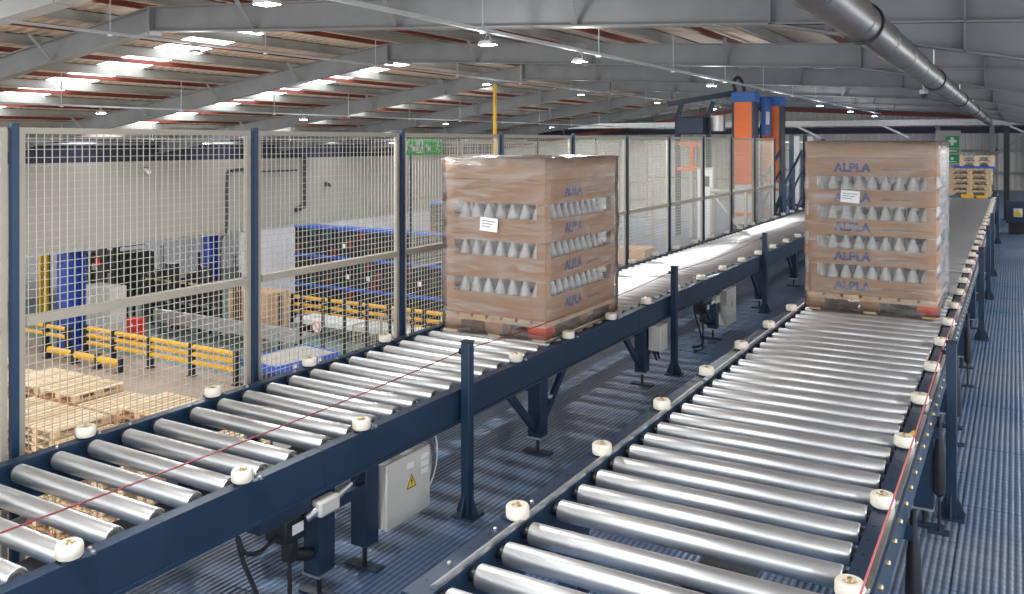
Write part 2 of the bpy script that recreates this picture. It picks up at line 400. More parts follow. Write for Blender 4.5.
for x in (-4.0, 2.0):
    for yy in (0, 6, 12, 18, 24, 30, 36, 42):
        MB().box(x - .1, x + .1, yy - .1, yy + .1, 0, P - .22).build('support_column', navy_dk, pf)

# ================================================================== ROLLER CONVEYORS
def make_roller(L):
    mb = MB(); r = .0405
    h = L / 2
    mb.lathe([(r - .012, -h + .004), (r - .003, -h + .004), (r, -h + .008), (r, h - .008), (r - .003, h - .004), (r - .012, h - .004)], n=20, axis='x')
    mb.cur = 1
    mb.cyl((-h - .03, 0, 0), (-h + .006, 0, 0), .026, 12); mb.cyl((h - .006, 0, 0), (h + .03, 0, 0), .026, 12)
    return mb.mesh('roller', [steel, black])
wheel_me = MB().lathe([(.022, -.024), (.040, -.024), (.045, -.017), (.045, .015), (.040, .024), (.024, .024), (.022, .016), (.004, .016)], n=20).mesh('guide_wheel', nylon)
wbolt_me = MB().lathe([(.012, .0), (.012, .010), (.009, .013), (.009, .020), (.004, .022)], n=8).mesh('wheel_bolt', brass)
brk_me = MB().box(-.055, .055, -.032, .032, -.006, 0).mesh('wheel_bracket', navy_dk)
bb_me = MB().lathe([(.009, 0), (.009, .007), (.005, .011)], n=6).mesh('bracket_bolt', zinc)
obolt_me = MB().lathe([(.011, 0), (.011, .008), (.006, .013)], n=6, axis='x').mesh('rail_bolt', brass)
hole_me = MB().lathe([(.006, -.0005), (.006, .0008)], n=8).mesh('rail_hole', black)
ZR = 0.69     # roller axis above the deck
ZT = 0.725    # rail top
def add_wheels(c, x, ys, side):
    for y in ys:
        w = inst(wheel_me, 'guide_wheel', c, (x, y, ZT + .032)); inst(wbolt_me, 'wheel_bolt', w, (0, 0, .012))
        b = inst(brk_me, 'wheel_bracket', c, (x + side * .012, y + .02, ZT + .0065), (0, 0, R(70)))
        inst(bb_me, 'bracket_bolt', b, (.045, .02, 0)); inst(bb_me, 'bracket_bolt', b, (.045, -.018, 0))
def add_leg(c, x, y, side, brace=True):
    l = MB().box(x - .05, x + .05, y - .055, y + .055, .12, ZT - .19).build('leg', navy, c, bevel=.004)
    MB().box(x - .054, x + .054, y - .06, y + .06, .108, .12).build('end_cap', zinc, l)
    MB().cyl((x, y, .008), (x, y, .12), .012, 8).build('levelling_screw', black, l)
    MB().box(x - .10, x + .10, y - .035, y + .035, .0, .012).build('foot_plate', navy_dk, l)
    if brace:
        for s in (-1, 1):
            MB().bar((x, y + s * .04, .17), (x, y + s * .44, ZT - .19), .05, .03, (1, 0, 0)).build('diagonal_brace', navy, c)
def rail_pair_rollers(c, x0, x1, ystart, yend, pitch, brk, gap):
    me = make_roller(x1 - x0); y = ystart; n = 0
    while y < yend:
        inst(me, 'roller', c, ((x0 + x1) / 2, y, ZR)); n += 1
        y += gap if n % brk[1] == brk[0] else pitch
    return n

# --- left conveyor
cl = thing('roller_conveyor', 'navy roller conveyor along the mesh fence, carrying the load at the fence', 'conveyor', (0, 0, P))
def rail(c, x0, x1, y0, y1, h=.19, m=navy):
    r = MB().box(x0, x1, y0, y1, ZT - h, ZT).build('side_rail', m, c, bevel=.002); return r
seg = [(-0.5, 3.028), (3.03, 6.908), (6.91, 10.8), (10.81, 14.7), (14.71, 18.6), (18.61, 22.0), (22.01, 25.2)]
for a, b in seg:
    r = rail(cl, -2.825, -2.765, a, b); rail(cl, -3.905, -3.845, a, b)
    MB().box(-2.766, -2.755, a, b, ZT - .19, ZT - .175).build('rail_lip', navy, r)
rail_pair_rollers(cl, -3.80, -2.87, 0.40, 25.1, .181, (15, 20), .226)
add_wheels(cl, -2.795, [1.80 + .765 * k for k in range(31) if k != 3], 1)
add_wheels(cl, -3.875, [1.05 + .765 * k for k in range(32)], -1)
for y in (0.9, 3.10, 5.28, 7.22, 9.3, 11.3, 13.3, 15.3, 17.3, 19.5, 22, 24.5):
    add_leg(cl, -2.86, y, 1, y > 4); add_leg(cl, -3.84, y, -1, False)
    MB().box(-3.8, -2.9, y - .02, y + .02, .42, .48).build('cross_member', navy, cl)
MB().box(-2.90, -2.80, 3.37, 3.47, .12, ZT - .19).build('leg', navy, cl, bevel=.004)
MB().cyl((-2.85, 3.42, .01), (-2.85, 3.42, .12), .012, 8).build('levelling_screw', black, cl)
MB().box(-2.95, -2.75, 3.385, 3.455, 0, .012).build('foot_plate', navy_dk, cl)
MB().bar((-2.82, 3.12, .42), (-2.82, 3.40, .42), .03, .05).build('link_arm', navy, cl)
for y in [0.5 + .385 * k for k in range(30)]:
    inst(hole_me, 'rail_hole', cl, (-2.78, y + .12, ZT + .0003)); inst(bb_me, 'bracket_bolt', cl, (-3.86, y, ZT))
MB().box(-3.84, -2.82, 2.93, 3.02, .50, .62).build('drive_cover', black, cl)
MB().box(-3.55, -3.40, 0.2, 25, .36, .42).build('cable_duct', dark_mc, cl)
# --- right conveyor
cr = thing('roller_conveyor', 'navy roller conveyor in front, carrying the front-facing wrapped load', 'conveyor', (0, 0, P))
seg = [(2.2, 5.0), (5.01, 8.9), (8.91, 12.8), (12.81, 16.7), (16.71, 20.6), (20.61, 25.0)]
for a, b in seg:
    # C sections: web beside the rollers, top flange turned outwards
    r = MB().prism([(-1.600, ZT - .19), (-1.588, ZT - .19), (-1.588, ZT), (-1.685, ZT), (-1.685, ZT - .02), (-1.676, ZT - .02), (-1.676, ZT - .008), (-1.600, ZT - .008)], a, b).build('side_rail', navy, cr, smooth=False)
    MB().prism([(-1.600, ZT + .0005), (-1.588, ZT + .0005), (-1.588, ZT + .012), (-1.594, ZT + .018), (-1.618, ZT + .006), (-1.618, ZT + .0005)], a + .06, b - .02).build('wear_strip', zinc, r)
    r = MB().prism([(-.466, ZT - .19), (-.478, ZT - .19), (-.478, ZT), (-.385, ZT), (-.385, ZT - .15), (-.393, ZT - .15), (-.393, ZT - .008), (-.466, ZT - .008)], a, b).build('side_rail', navy, cr, smooth=False)
    MB().box(-.412, -.396, a + .03, b - .03, ZT + .001, ZT + .009).build('cable_channel', zinc, r)
for (x0, x1) in ((-1.70, -1.585), (-.48, -.385)):
    MB().prism([(x0, ZT - .19), (x1, ZT - .19), (x1, ZT - .04), (x0, ZT - .006)], 1.2, 2.19).build('end_rail', navy, cr, smooth=False)
n = rail_pair_rollers(cr, -1.562, -.494, 1.36, 24.9, .184, (9, 21), .235)
add_wheels(cr, -1.625, [2.84 + .773 * k for k in range(29)], -1)
add_wheels(cr, -.447, [2.87 + .773 * k for k in range(29)], 1)
for y in (1.5, 3.35, 5.36, 7.3, 9.3, 11.3, 13.3, 15.4, 17.5, 19.6, 22, 24.5):
    add_leg(cr, -.44, y, 1, False); add_leg(cr, -1.64, y, -1, False)
    MB().bar((-.44, y + .04, .2), (-.44, y + .5, ZT - .19), .05, .03, (1, 0, 0)).build('diagonal_brace', navy_dk, cr)
    MB().box(-1.6, -.48, y - .02, y + .02, .40, .46).build('cross_member', navy, cr)
for y in [2.3 + .19 * k for k in range(90)]:
    inst(obolt_me, 'rail_bolt', cr, (-.385, y, ZT - .035))
for k in range(70):
    y = 2.3 + .128 * k
    inst(hole_me, 'rail_hole', cr, (-.452, y, ZT + .0003)); inst(hole_me, 'rail_hole', cr, (-1.655, y, ZT + .0003))
for y in (2.42, 2.72, 3.0):
    inst(bb_me, 'bracket_bolt', cr, (-1.65, y, ZT)); inst(bb_me, 'bracket_bolt', cr, (-.44, y - .05, ZT))
MB().box(-1.15, -.95, 1.2, 24.8, .30, .38).build('cable_duct', dark_mc, cr)
for y in (1.9, 2.95, 4.2): MB().box(-1.56, -.5, y, y + .05, .5, .55).build('cross_bar', dark_mc, cr)
MB().prism([(-.452, 4.62), (-.412, 4.62), (-.432, 4.70)], ZT + .001, ZT + .0018, 'z').build('warning_sticker', warn_y, cr)
ew = MB().box(-1.72, -.36, 25.02, 25.14, ZT - .2, ZT + .03).build('end_stop', blue_mc, cr, bevel=.005)
MB().box(-1.2, -.9, 24.96, 25.02, ZT - .03, ZT + .09).box(-.85, -.6, 24.96, 25.02, ZT - .03, ZT + .07).build('stop_pad', yellow, cr)
# transfer station beyond the right conveyor
ct = thing('transfer_conveyor', 'short conveyor under the loose wooden pallets at the far end', 'conveyor', (0, 0, P))
for x in (-1.66, -.46): MB().box(x - .04, x + .04, 25.3, 28.5, ZT - .19, ZT).build('side_rail', navy, ct)
rail_pair_rollers(ct, -1.58, -.54, 25.4, 28.4, .2, (99, 100), .2)
for x in (-1.66, -.46):
    for y in (25.5, 28.2): MB().box(x - .05, x + .05, y - .05, y + .05, 0, ZT - .19).build('leg', navy, ct)

# ================================================================== PALLET LOADS
def pallet_parts(root, wx, wy, red_idx=(), full=True, h=.144, name='pallet'):
    """timber pallet under a load as a part with boards and blocks as sub-parts"""
    p = MB().box(-wx / 2 + .005, wx / 2 - .005, -wy / 2 + .005, wy / 2 - .005, h - .044, h - .022).build(name, wood, root)
    nb = 7; bw = wx / nb * .86
    for k in range(nb):
        x = -wx / 2 + bw / 2 + k * (wx - bw) / (nb - 1)
        MB().box(x - bw / 2, x + bw / 2, -wy / 2, wy / 2, h - .022, h).build('deck_board', random.choice((wood, wood2)), p)
    for a in (-1, 0, 1):
        MB().box(a * (wx / 2 - .06) - .05, a * (wx / 2 - .06) + .05, -wy / 2, wy / 2, 0, .022).build('bottom_board', wood, p)
        for b in (-1, 0, 1):
            x, y = a * (wx / 2 - .0725), b * (wy / 2 - .0725)
            m = red_blk if (a, b) in red_idx else wood3 if a == 0 else card2
            MB().box(x - .0725, x + .0725, y - .0725, y + .0725, .022, h - .044).build('block', m, p)
    return p
def tray_mesh(wx, wy, band, h, t=.006, corner=.07):
    mb = MB()
    for sx in (0, 1):   # front/back walls then side walls, each with a window cut between two corner posts
        for s in (-1, 1):
            if sx == 0:
                y0, y1 = (s * wy / 2 - t, s * wy / 2) if s > 0 else (s * wy / 2, s * wy / 2 + t)
                mb.box(-wx / 2, wx / 2, y0, y1, 0, band); mb.box(-wx / 2, -wx / 2 + corner, y0, y1, band, h); mb.box(wx / 2 - corner, wx / 2, y0, y1, band, h)
            else:
                x0, x1 = (s * wx / 2 - t, s * wx / 2) if s > 0 else (s * wx / 2, s * wx / 2 + t)
                mb.box(x0, x1, -wy / 2, wy / 2, 0, band); mb.box(x0, x1, -wy / 2, -wy / 2 + corner, band, h); mb.box(x0, x1, wy / 2 - corner, wy / 2, band, h)
    mb.box(-wx / 2 + t, wx / 2 - t, -wy / 2 + t, wy / 2 - t, 0, .006)
    return mb.mesh('bottle_tray', card, smooth=False)
def bottle_mesh(h):
    return MB().lathe([(.040, .0), (.046, .01), (.046, h * .52), (.043, h * .60), (.030, h * .76), (.016, h * .92), (.014, h * .985), (.004, h * .99)], n=12).mesh('bottle', bottle_m)
def wrap_mesh(wx, wy, h, seed):
    bm = bmesh.new(); bmesh.ops.create_cube(bm, size=1)
    for v in bm.verts: v.co = Vector((v.co.x * wx, v.co.y * wy, (v.co.z + .5) * h))
    bmesh.ops.subdivide_edges(bm, edges=bm.edges[:], cuts=14, use_grid_fill=True)
    rnd = random.Random(seed)
    for v in bm.verts:
        w = .005 * math.sin(v.co.z * 31 + v.co.x * 5 + seed) + .004 * math.sin(v.co.x * 23 + v.co.z * 13) + rnd.uniform(-.0025, .0025)
        d = Vector((v.co.x, v.co.y, 0))
        if d.length > .01: v.co += d.normalized() * (w + .004)
        if v.co.z > h - .02: v.co.z += rnd.uniform(-.006, .012)
    me = bpy.data.meshes.new('stretch_wrap'); bm.to_mesh(me); bm.free(); me.materials.append(film_m); me.shade_smooth(); return me
txt_big = {}
def load(label, loc, wx, wy, ntr, band, pitch, toph, red, faces, lab):
    root = thing('wrapped_pallet_load', label, 'pallet load', loc)
    pallet_parts(root, wx, wy, red)
    z = .146; tm = tray_mesh(wx - .02, wy - .02, band, pitch - .004); bt = bottle_mesh(pitch * .96)
    big = text_mesh('ALPLA', .10, ink_blue, .0045); small = MB()
    for q, (a, b) in enumerate(((-.11, -.03), (-.02, .03), (.04, .11))): small.box(a, b, -.006 + .002 * (q % 2), .006, -.0005, .0006)
    small = small.mesh('small_print', ink_dark, smooth=False)
    nx, ny = int((wx - .06) / .104), int((wy - .06) / .104)
    for k in range(ntr + 1):
        last = k == ntr
        if not last:
            t = inst(tm, 'bottle_tray', root, (0, 0, z))
            for a in range(nx):
                for b in range(ny):
                    if a in (0, nx - 1) or b in (0, ny - 1):
                        inst(bt, 'bottle', root, ((a - (nx - 1) / 2) * .104, (b - (ny - 1) / 2) * .104, z + .007))
        else:
            t = MB().box(-wx / 2 + .01, wx / 2 - .01, -wy / 2 + .01, wy / 2 - .01, 0, toph * .52).build('top_tray', card, root, (0, 0, z), smooth=False)
            cap = MB().box(-wx / 2, wx / 2, -wy / 2, wy / 2, toph * .52, toph).build('lid', card2, root, (0, 0, z), bevel=.008)
        for f in faces:
            if f == 'front':
                L1, L2, rz = (-.14, -wy / 2 + .0085, band * .5), (.2, -wy / 2 + .0085, band * .42), 0
            else:
                L1, L2, rz = (wx / 2 - .0085, -.16, band * .5), (wx / 2 - .0085, .2, band * .42), R(90)
            inst(big, 'lettering', t, L1, (R(90), 0, rz)); inst(small, 'small_print', t, L2, (R(90), 0, rz))
        z += pitch if not last else toph
    for (x, y, zz, w, h, rz) in lab:
        l = MB().box(-w / 2, w / 2, -.001, .001, -h / 2, h / 2).build('shipping_label', paper, root, (x, y, zz), (0, R(4), rz))
        for q in range(3): MB().box(-w / 2 + .015, w / 2 - .02 - .02 * q, -.002, -.001, h * (.22 - .2 * q), h * (.27 - .2 * q)).build('printed_line', ink_dark, l)
    inst(wrap_mesh(wx + .025, wy + .025, z - .02, int(wx * 10)), 'stretch_wrap', root, (0, 0, .02))
    return root
load('wrapped pallet load of printed trays facing the camera on the front conveyor', (-1.035, 7.66 + .6, P + ZR + .0415), 1.0, 1.2, 4, .135, .247, .285,
     {(1, -1)}, ('front',), [(-.15, -.622, .148 + 3 * .247 + .075, .15, .10, 0)])
load('wrapped pallet load seen corner-on beside the fence on the rear conveyor', (-3.29, 5.40 + .62, P + ZR + .0415), .86, 1.24, 3, .165, .275, .33,
     {(1, -1)}, ('side',), [(-.03, -.642, .146 + 2 * .275 + .12, .15, .10, 0)])

# ================================================================== CABLE POSTS AND CORDS
def cable_post(x, y, label, h=1.0):
    t = thing('cable_post', label, 'post', (x, y, P), 0, 'posts of the pull cord')
    MB().box(-.028, .028, -.028, .028, .01, h).build('post', navy, t, bevel=.004)
    MB().box(-.031, .031, -.031, .031, h, h + .006).build('cap', black, t)
    MB().box(-.07, .07, -.07, .07, 0, .012).build('base_plate', navy_dk, t)
    for s in (-1, 1):
        MB().prism([(s * .028, .012), (s * .07, .012), (s * .07, .03), (s * .028, .13)], -.005, .005, 'y').build('gusset', navy_dk, t)
        MB().prism([(s * .028, .012), (s * .07, .012), (s * .07, .03), (s * .028, .13)], -.005, .005, 'x').build('gusset', navy_dk, t)
    MB().lathe([(.012, -.03), (.012, -.045), (.018, -.046), (.018, -.052)], (0, 0, h - .06), 10, 'x').build('cord_eye', black, t)
lefts = [0.7, 4.20, 7.70, 11.05, 14.3, 17.8]
for k, y in enumerate(lefts): cable_post(-2.725, y - .02, 'navy cord post beside the rear conveyor, %s from the camera end' % ORD[k], 1.0 if k != 4 else 1.0)
rights = [0.9, 5.56, 10.7, 13.55, 15.9, 21.0]
for k, y in enumerate(rights): cable_post(-.315, y, 'navy cord post on the right walkway, %s from the camera end' % ORD[k])
def cord(x, ys, z, m, label):
    pts = []
    for a, b in zip(ys[:-1], ys[1:]):
        for q in range(8):
            t = q / 8; pts.append((x, a + (b - a) * t, z - .035 * 4 * t * (1 - t)))
    pts.append((x, ys[-1], z))
    o = MB().tube(pts, .0034, 6).build('pull_cord', m); tag(o, label, 'cord')
cord(-2.773, [0.7 - 1.5] + lefts, P + .94, cord_red, 'dark red emergency pull cord strung over the rear conveyor')
cord(-.367, rights, P + .94, cord_pink, 'pinkish red emergency pull cord along the right walkway')
t = thing('sensor_gantry', 'tall navy post standing just left of the front-facing load', 'post', (-2.66, 14.55, P))
MB().box(-.035, .035, -.035, .035, 0.01, 2.2).build('post', fence_blue, t, bevel=.004); MB().box(-.08, .08, -.08, .08, 0, .012).build('base_plate', navy_dk, t)
MB().box(-.05, .02, -.10, -.035, 1.25, 1.33).build('sensor', white_m, t); MB().box(-.05, .02, -.09, -.035, .9, 1.0).build('sensor', yellow, t)

# ================================================================== MESH FENCE
FX = -4.13; FH = 2.24; PW = 1.505
def panel_meshes(w, h, mid, cell=.04, wr=.0016):
    fr = .03
    parts = {}
    parts['frame_upright'] = MB().box(-.015, .015, 0, fr, 0, h).mesh('frame_upright', beige)
    parts['frame_rail'] = MB().box(-.015, .015, fr, w - fr, 0, fr).mesh('frame_rail', beige)
    parts['middle_rail'] = MB().box(-.02, .02, fr, w - fr, -.022, .022).mesh('middle_rail', beige)
    mb = MB(); y = fr + cell * .6
    while y < w - fr: mb.box(-wr, wr, y - wr, y + wr, fr, h - fr); y += cell
    z = fr + cell * .6
    while z < h - fr: mb.box(wr, 3 * wr, fr, w - fr, z - wr, z + wr); z += cell
    parts['wire_mesh'] = mb.mesh('wire_mesh', wiremat, smooth=False, fix=False)
    return parts
def fence_panel(pm, w, h, mid, label, loc, rz=0, group='mesh fence panels'):
    t = thing('fence_section', label, 'fence panel', loc, rz, group)
    inst(pm['frame_upright'], 'frame_upright', t); inst(pm['frame_upright'], 'frame_upright', t, (0, w - .03, 0))
    inst(pm['frame_rail'], 'frame_rail', t); inst(pm['frame_rail'], 'frame_rail', t, (0, 0, h - .03))
    if mid: inst(pm['middle_rail'], 'middle_rail', t, (.012, 0, mid))
    m = inst(pm['wire_mesh'], 'wire_mesh', t); m['kind'] = 'stuff'
    return t
PMAIN = panel_meshes(PW - .055, FH - .12, 1.19)
post_me = MB().box(-.014, .014, -.018, .018, 0.01, FH).mesh('post', fence_blue)
pbase_me = MB().box(-.07, .07, -.07, .07, 0, .01).mesh('base_plate', navy_dk)
clamp_me = MB().box(.02, .03, -.04, .04, -.02, .02).mesh('clamp', beige)
FY0 = 2.368
for k in range(-2, 11):
    y = FY0 + PW * k
    t = thing('fence_post', 'navy post of the long mesh fence, %s from the left edge' % ORD[k + 2] if k > 0 else 'navy mesh fence post %s' % ('out beyond the left edge, nearest the camera', 'just beyond the left edge', 'tall at the left edge of the picture')[k + 2], 'post', (FX + .02, y, P), 0, 'navy fence posts')
    inst(post_me, 'post', t); inst(pbase_me, 'base_plate', t); inst(clamp_me, 'clamp', t, (0, 0, .35))
    if k < 10:
        fence_panel(PMAIN, PW - .055, FH - .12, 1.19, 'beige framed mesh panel in the long fence, %s from the left edge' % ORD[k + 2] if k >= 0 else 'beige framed mesh panel beyond the left edge, %s' % ('near the camera', 'before the first visible post')[k + 2], (FX, y + .0275, P + .10))
# back fence of the machine enclosure
PB = panel_meshes(1.40, 2.1, 1.15, .05, .0022)
for k in range(6):
    y = 11.5 + 1.46 * k
    fence_panel(PB, 1.40, 2.1, 1.15, 'pale mesh panel at the back of the wrapping machine cell, %s from the near end' % ORD[k], (-8.6, y, P + .06), 0, 'back panels of the machine cell')
    t = thing('fence_post', 'slim post of the back fence of the machine cell, %s from the near end' % ORD[k], 'post', (-8.6, y - .03, P), 0, 'back posts of the machine cell')
    inst(post_me, 'post', t)
for k in range(3):
    fence_panel(PB, 1.40, 2.1, 1.15, 'pale mesh panel across the far end of the machine cell, %s from the conveyor' % ORD[k], (-4.25 - 1.45 * k, 21.9, P + .06), R(90), 'end panels of the machine cell')

# ================================================================== ITEMS ON THE CONVEYORS AND THE DECK
def warn_sign(parent, x, y, z, s, side='x'):
    a = [(0 - s / 2, 0), (s / 2, 0), (0, s * .87)]
    mk = lambda k, pts, e0, e1, m, nm: MB().prism([(y + p[0] * k, z + p[1] * k + (1 - k) * s * .3) for p in pts], e0, e1, 'x').build(nm, m, parent)
    mk(1, a, x, x + .001, black, 'warning_triangle'); mk(.80, a, x + .001, x + .0018, warn_y, 'warning_field')
    b = [(.02, .62), (-.12, .32), (0, .34), (-.06, .08), (.12, .42), (.01, .40), (.10, .62)]
    MB().prism([(y + p[0] * s, z + p[1] * s + s * .03) for p in b], x + .0018, x + .0024, 'x').build('flash_symbol', black, parent)
def cabinet(label, x, y0, y1, z0, z1, d=.14, sign=True, wires=True):
    t = thing('control_cabinet', label, 'cabinet', (0, 0, P))
    MB().box(x - d, x - .02, y0 + .005, y1 - .005, z0 + .005, z1 - .005).build('body', boxgrey, t, bevel=.004)
    dr = MB().box(x - .018, x, y0, y1, z0, z1).build('door', boxgrey, t, bevel=.006)
    if sign: warn_sign(dr, x, (y0 + y1) / 2 + .02, (z0 + z1) / 2 - .01, .085)
    for q in range(3): MB().box(x, x + .001, y1 - .085, y1 - .02, z1 - .06 - .04 * q, z1 - .035 - .04 * q).build('label_plate', white_m, dr)
    MB().box(x, x + .001, y0 + .17, y0 + .23, z1 - .075, z1 - .045).build('label_plate', white_m, dr)
    for yy in (y0 + .02,):
        for zz in (z0 + .03, z1 - .03): MB().lathe([(.006, 0), (.006, .002)], (x, yy, zz), 8, 'x').build('lock', zinc, dr)
    if wires:
        for q in range(3):
            r = .08 + .03 * q; cz = (z0 + z1) / 2 + .04
            MB().tube([(x - .05, y1 - .003 + r * math.sin(a), cz + .02 * q + (r + .05) * math.cos(a)) for a in [math.pi * u / 10 for u in range(11)]], .0045, 6).build('cable', (tray_m, ink_dark, white_m)[q], t)
    return t
cabinet('grey control cabinet with yellow warning triangle hung beside the nearest legs', -2.765, 3.49, 3.87, .16, .50)
t = thing('control_cabinet', 'pale cabinet on the far legs behind the nearest navy leg', 'cabinet', (0, 0, P))
MB().box(-3.80, -3.66, 3.72, 4.0, .12, .46).build('body', boxgrey, t, bevel=.005); MB().box(-3.66, -3.645, 3.715, 4.005, .115, .465).build('door', boxgrey, t, bevel=.005)
MB().box(-3.9, -3.8, 3.80, 3.84, .3, .5).build('hanger', navy_dk, t)
cabinet('grey control cabinet with warning triangle further along the rear conveyor', -2.765, 9.50, 9.88, .10, .50)
def jbox(label, y, z):
    t = thing('junction_box', label, 'electrical box', (0, 0, P))
    MB().box(-2.80, -2.70, y - .085, y + .085, z - .11, z + .11).build('body', boxgrey, t, bevel=.006)
    MB().box(-2.70, -2.685, y - .087, y + .087, z - .112, z + .112).build('lid', boxgrey, t, bevel=.004)
    MB().box(-2.83, -2.80, y - .05, y + .05, z - .1, z + .18).build('mounting_plate', navy_dk, t)
    for q in (-.04, .03):
        MB().tube([(-2.75, y + q, z - .11), (-2.75, y + q, z - .16), (-2.75, y + q + .03, z - .2), (-2.78, y + q + .08, z - .19), (-2.82, y + q + .09, z - .12)], .009, 6).build('cable', rubber, t)
jbox('small grey junction box under the rear conveyor by the second navy cord post', 7.30, .42)
def drive_unit(label, y):
    t = thing('drive_connector', label, 'connector', (0, y, P))
    MB().box(-2.93, -2.80, -.23, -.10, .35, .46).build('housing', black, t, bevel=.008)
    MB().box(-2.80, -2.798, -.19, -.12, .385, .43).build('rating_label', white_m, t)
    MB().box(-2.89, -2.83, -.17, -.12, .24, .36).build('gland', black, t, bevel=.006)
    pl = MB().box(-2.80, -2.735, -.075, .06, .43, .505).build('plug', boxgrey, t, bevel=.012)
    MB().cyl((-2.79, -.115, .44), (-2.77, -.07, .462), .024, 10).build('plug_collar', zinc, pl)
    MB().cyl((-2.77, .055, .475), (-2.77, .17, .505), .022, 10, .015).build('plug_sleeve', galv, pl)
    MB().tube([(-2.77, .16, .503), (-2.79, .24, .515), (-2.85, .32, .53), (-2.90, .40, .56)], .010, 6).build('cable', rubber, t)
    MB().tube([(-2.86, -.145, .25), (-2.86, -.145, .1), (-2.86, -.16, .012), (-2.9, -.35, .012)], .010, 6).build('cable', rubber, t)
    MB().tube([(-2.86, -.22, .39), (-2.85, -.33, .36), (-2.84, -.43, .40), (-2.86, -.45, .47), (-2.85, -.43, .36), (-2.82, -.38, .2), (-2.80, -.34, .012), (-2.84, -.5, .012)], .010, 6).build('cable', rubber, t)
    MB().cyl((-2.86, -.02, .22), (-2.86, -.14, .27), .03, 10).build('clamp_arm', black, t)
    MB().box(-2.95, -2.78, -.40, -.09, .47, .53).build('mounting_rail', navy_dk, t)
drive_unit('black drive connector with grey plug hanging under the near rail, bottom left', 3.05)
drive_unit('drive connector with looping black cable on the rear conveyor, second post', 9.1)
for k, (y, lab) in enumerate(((3.9, 'nearest'), (5.30, 'by the nearest walkway post'), (6.9, 'third along'), (8.6, 'fourth along'))):
    t = thing('drive_actuator', 'black drive actuator on the right rail of the front conveyor, ' + lab, 'actuator', (-.36, y, P))
    MB().lathe([(.012, .20), (.03, .22), (.034, .30), (.028, .46), (.014, .56), (.012, .64)], n=12).build('body', black, t)
    MB().cyl((0, 0, .0), (0, 0, .22), .008, 8).build('rod', black, t); MB().box(-.05, .05, -.03, .03, 0, .012).build('foot_plate', navy_dk, t)
    MB().box(-.055, .0, -.02, .02, .52, .58).build('mounting_lug', navy, t)
# far right: control pedestal and dark columns
t = thing('control_pedestal', 'dark blue control pedestal with yellow warning sign at far right', 'cabinet', (.02, 23.6, P))
MB().box(-.2, .25, -.2, .2, .25, .75).build('body', navy_dk, t, bevel=.01); MB().box(-.15, .2, -.15, .15, 0, .25).build('plinth', black, t)
MB().box(-.05, .13, -.205, -.2, .40, .60).build('front_plate', white_m, t)
MB().prism([(-.05, .42), (.13, .42), (.04, .58)], -.208, -.205, 'y').build('warning_triangle', warn_y, t)
for k, (x, y, h) in enumerate(((-.2, 27.5, 2.6), (.42, 22.6, 1.05))):
    t = thing('steel_column', ('dark column rising beside the wooden pallets at the conveyor end', 'dark post at the far right edge of the walkway')[k], 'post', (x, y, P))
    MB().box(-.07, .07, -.07, .07, .015, h).build('shaft', black, t); MB().box(-.12, .12, -.12, .12, 0, .015).build('base_plate', navy_dk, t)

# ---- loose timber pallets at the far end
def simple_pallet(wx, wy, boards=7, h=.144, horiz=False):
    mb = MB(); bw = wx / boards * .8
    for k in range(boards):
        x = -wx / 2 + bw / 2 + k * (wx - bw) / (boards - 1)
        mb.box(x - bw / 2, x + bw / 2, -wy / 2, wy / 2, h - .022, h)
    for b in (-1, 0, 1):
        mb.box(-wx / 2, wx / 2, b * (wy / 2 - .05) - .05, b * (wy / 2 - .05) + .05, h - .044, h - .022)
        for a in (-1, 0, 1): mb.box(a * (wx / 2 - .07) - .07, a * (wx / 2 - .07) + .07, b * (wy / 2 - .05) - .05, b * (wy / 2 - .05) + .05, .022, h - .044)
    for a in (-1, 0, 1): mb.box(a * (wx / 2 - .05) - .05, a * (wx / 2 - .05) + .05, -wy / 2, wy / 2, 0, .022)
    return mb
sp = simple_pallet(.98, 1.2).mesh('wooden_pallet', wood, smooth=False)
for k in range(5):
    o = inst(sp, 'wooden_pallet', None, (-1.03 + random.uniform(-.02, .02), 26.5, P + ZR + .0415 + .1445 * k), (0, 0, R(random.uniform(-1, 1))))
    tag(o, 'wooden pallet at the far end of the front conveyor, %s from the bottom' % ORD[k], 'pallet', 'pallets at the conveyor end')
o = MB().box(-.5, .5, -.55, .55, 0, .05).build('blue_slip_tray', blue_pl, None, (-.95, 26.5, P + ZR + .0415 + .1445 * 5)); tag(o, 'flat blue plastic tray lying on the far pallet stack', 'tray')
sp2 = simple_pallet(.8, 1.0).mesh('wooden_pallet', wood2, smooth=False)
for k in range(2):
    o = inst(sp2, 'wooden_pallet', None, (-.88, 26.5, P + ZR + .0415 + .1445 * 5 + .052 + .1445 * k)); tag(o, 'small pallet on the blue tray of the far stack, %s' % ('lower', 'upper')[k], 'pallet', 'pallets at the conveyor end')

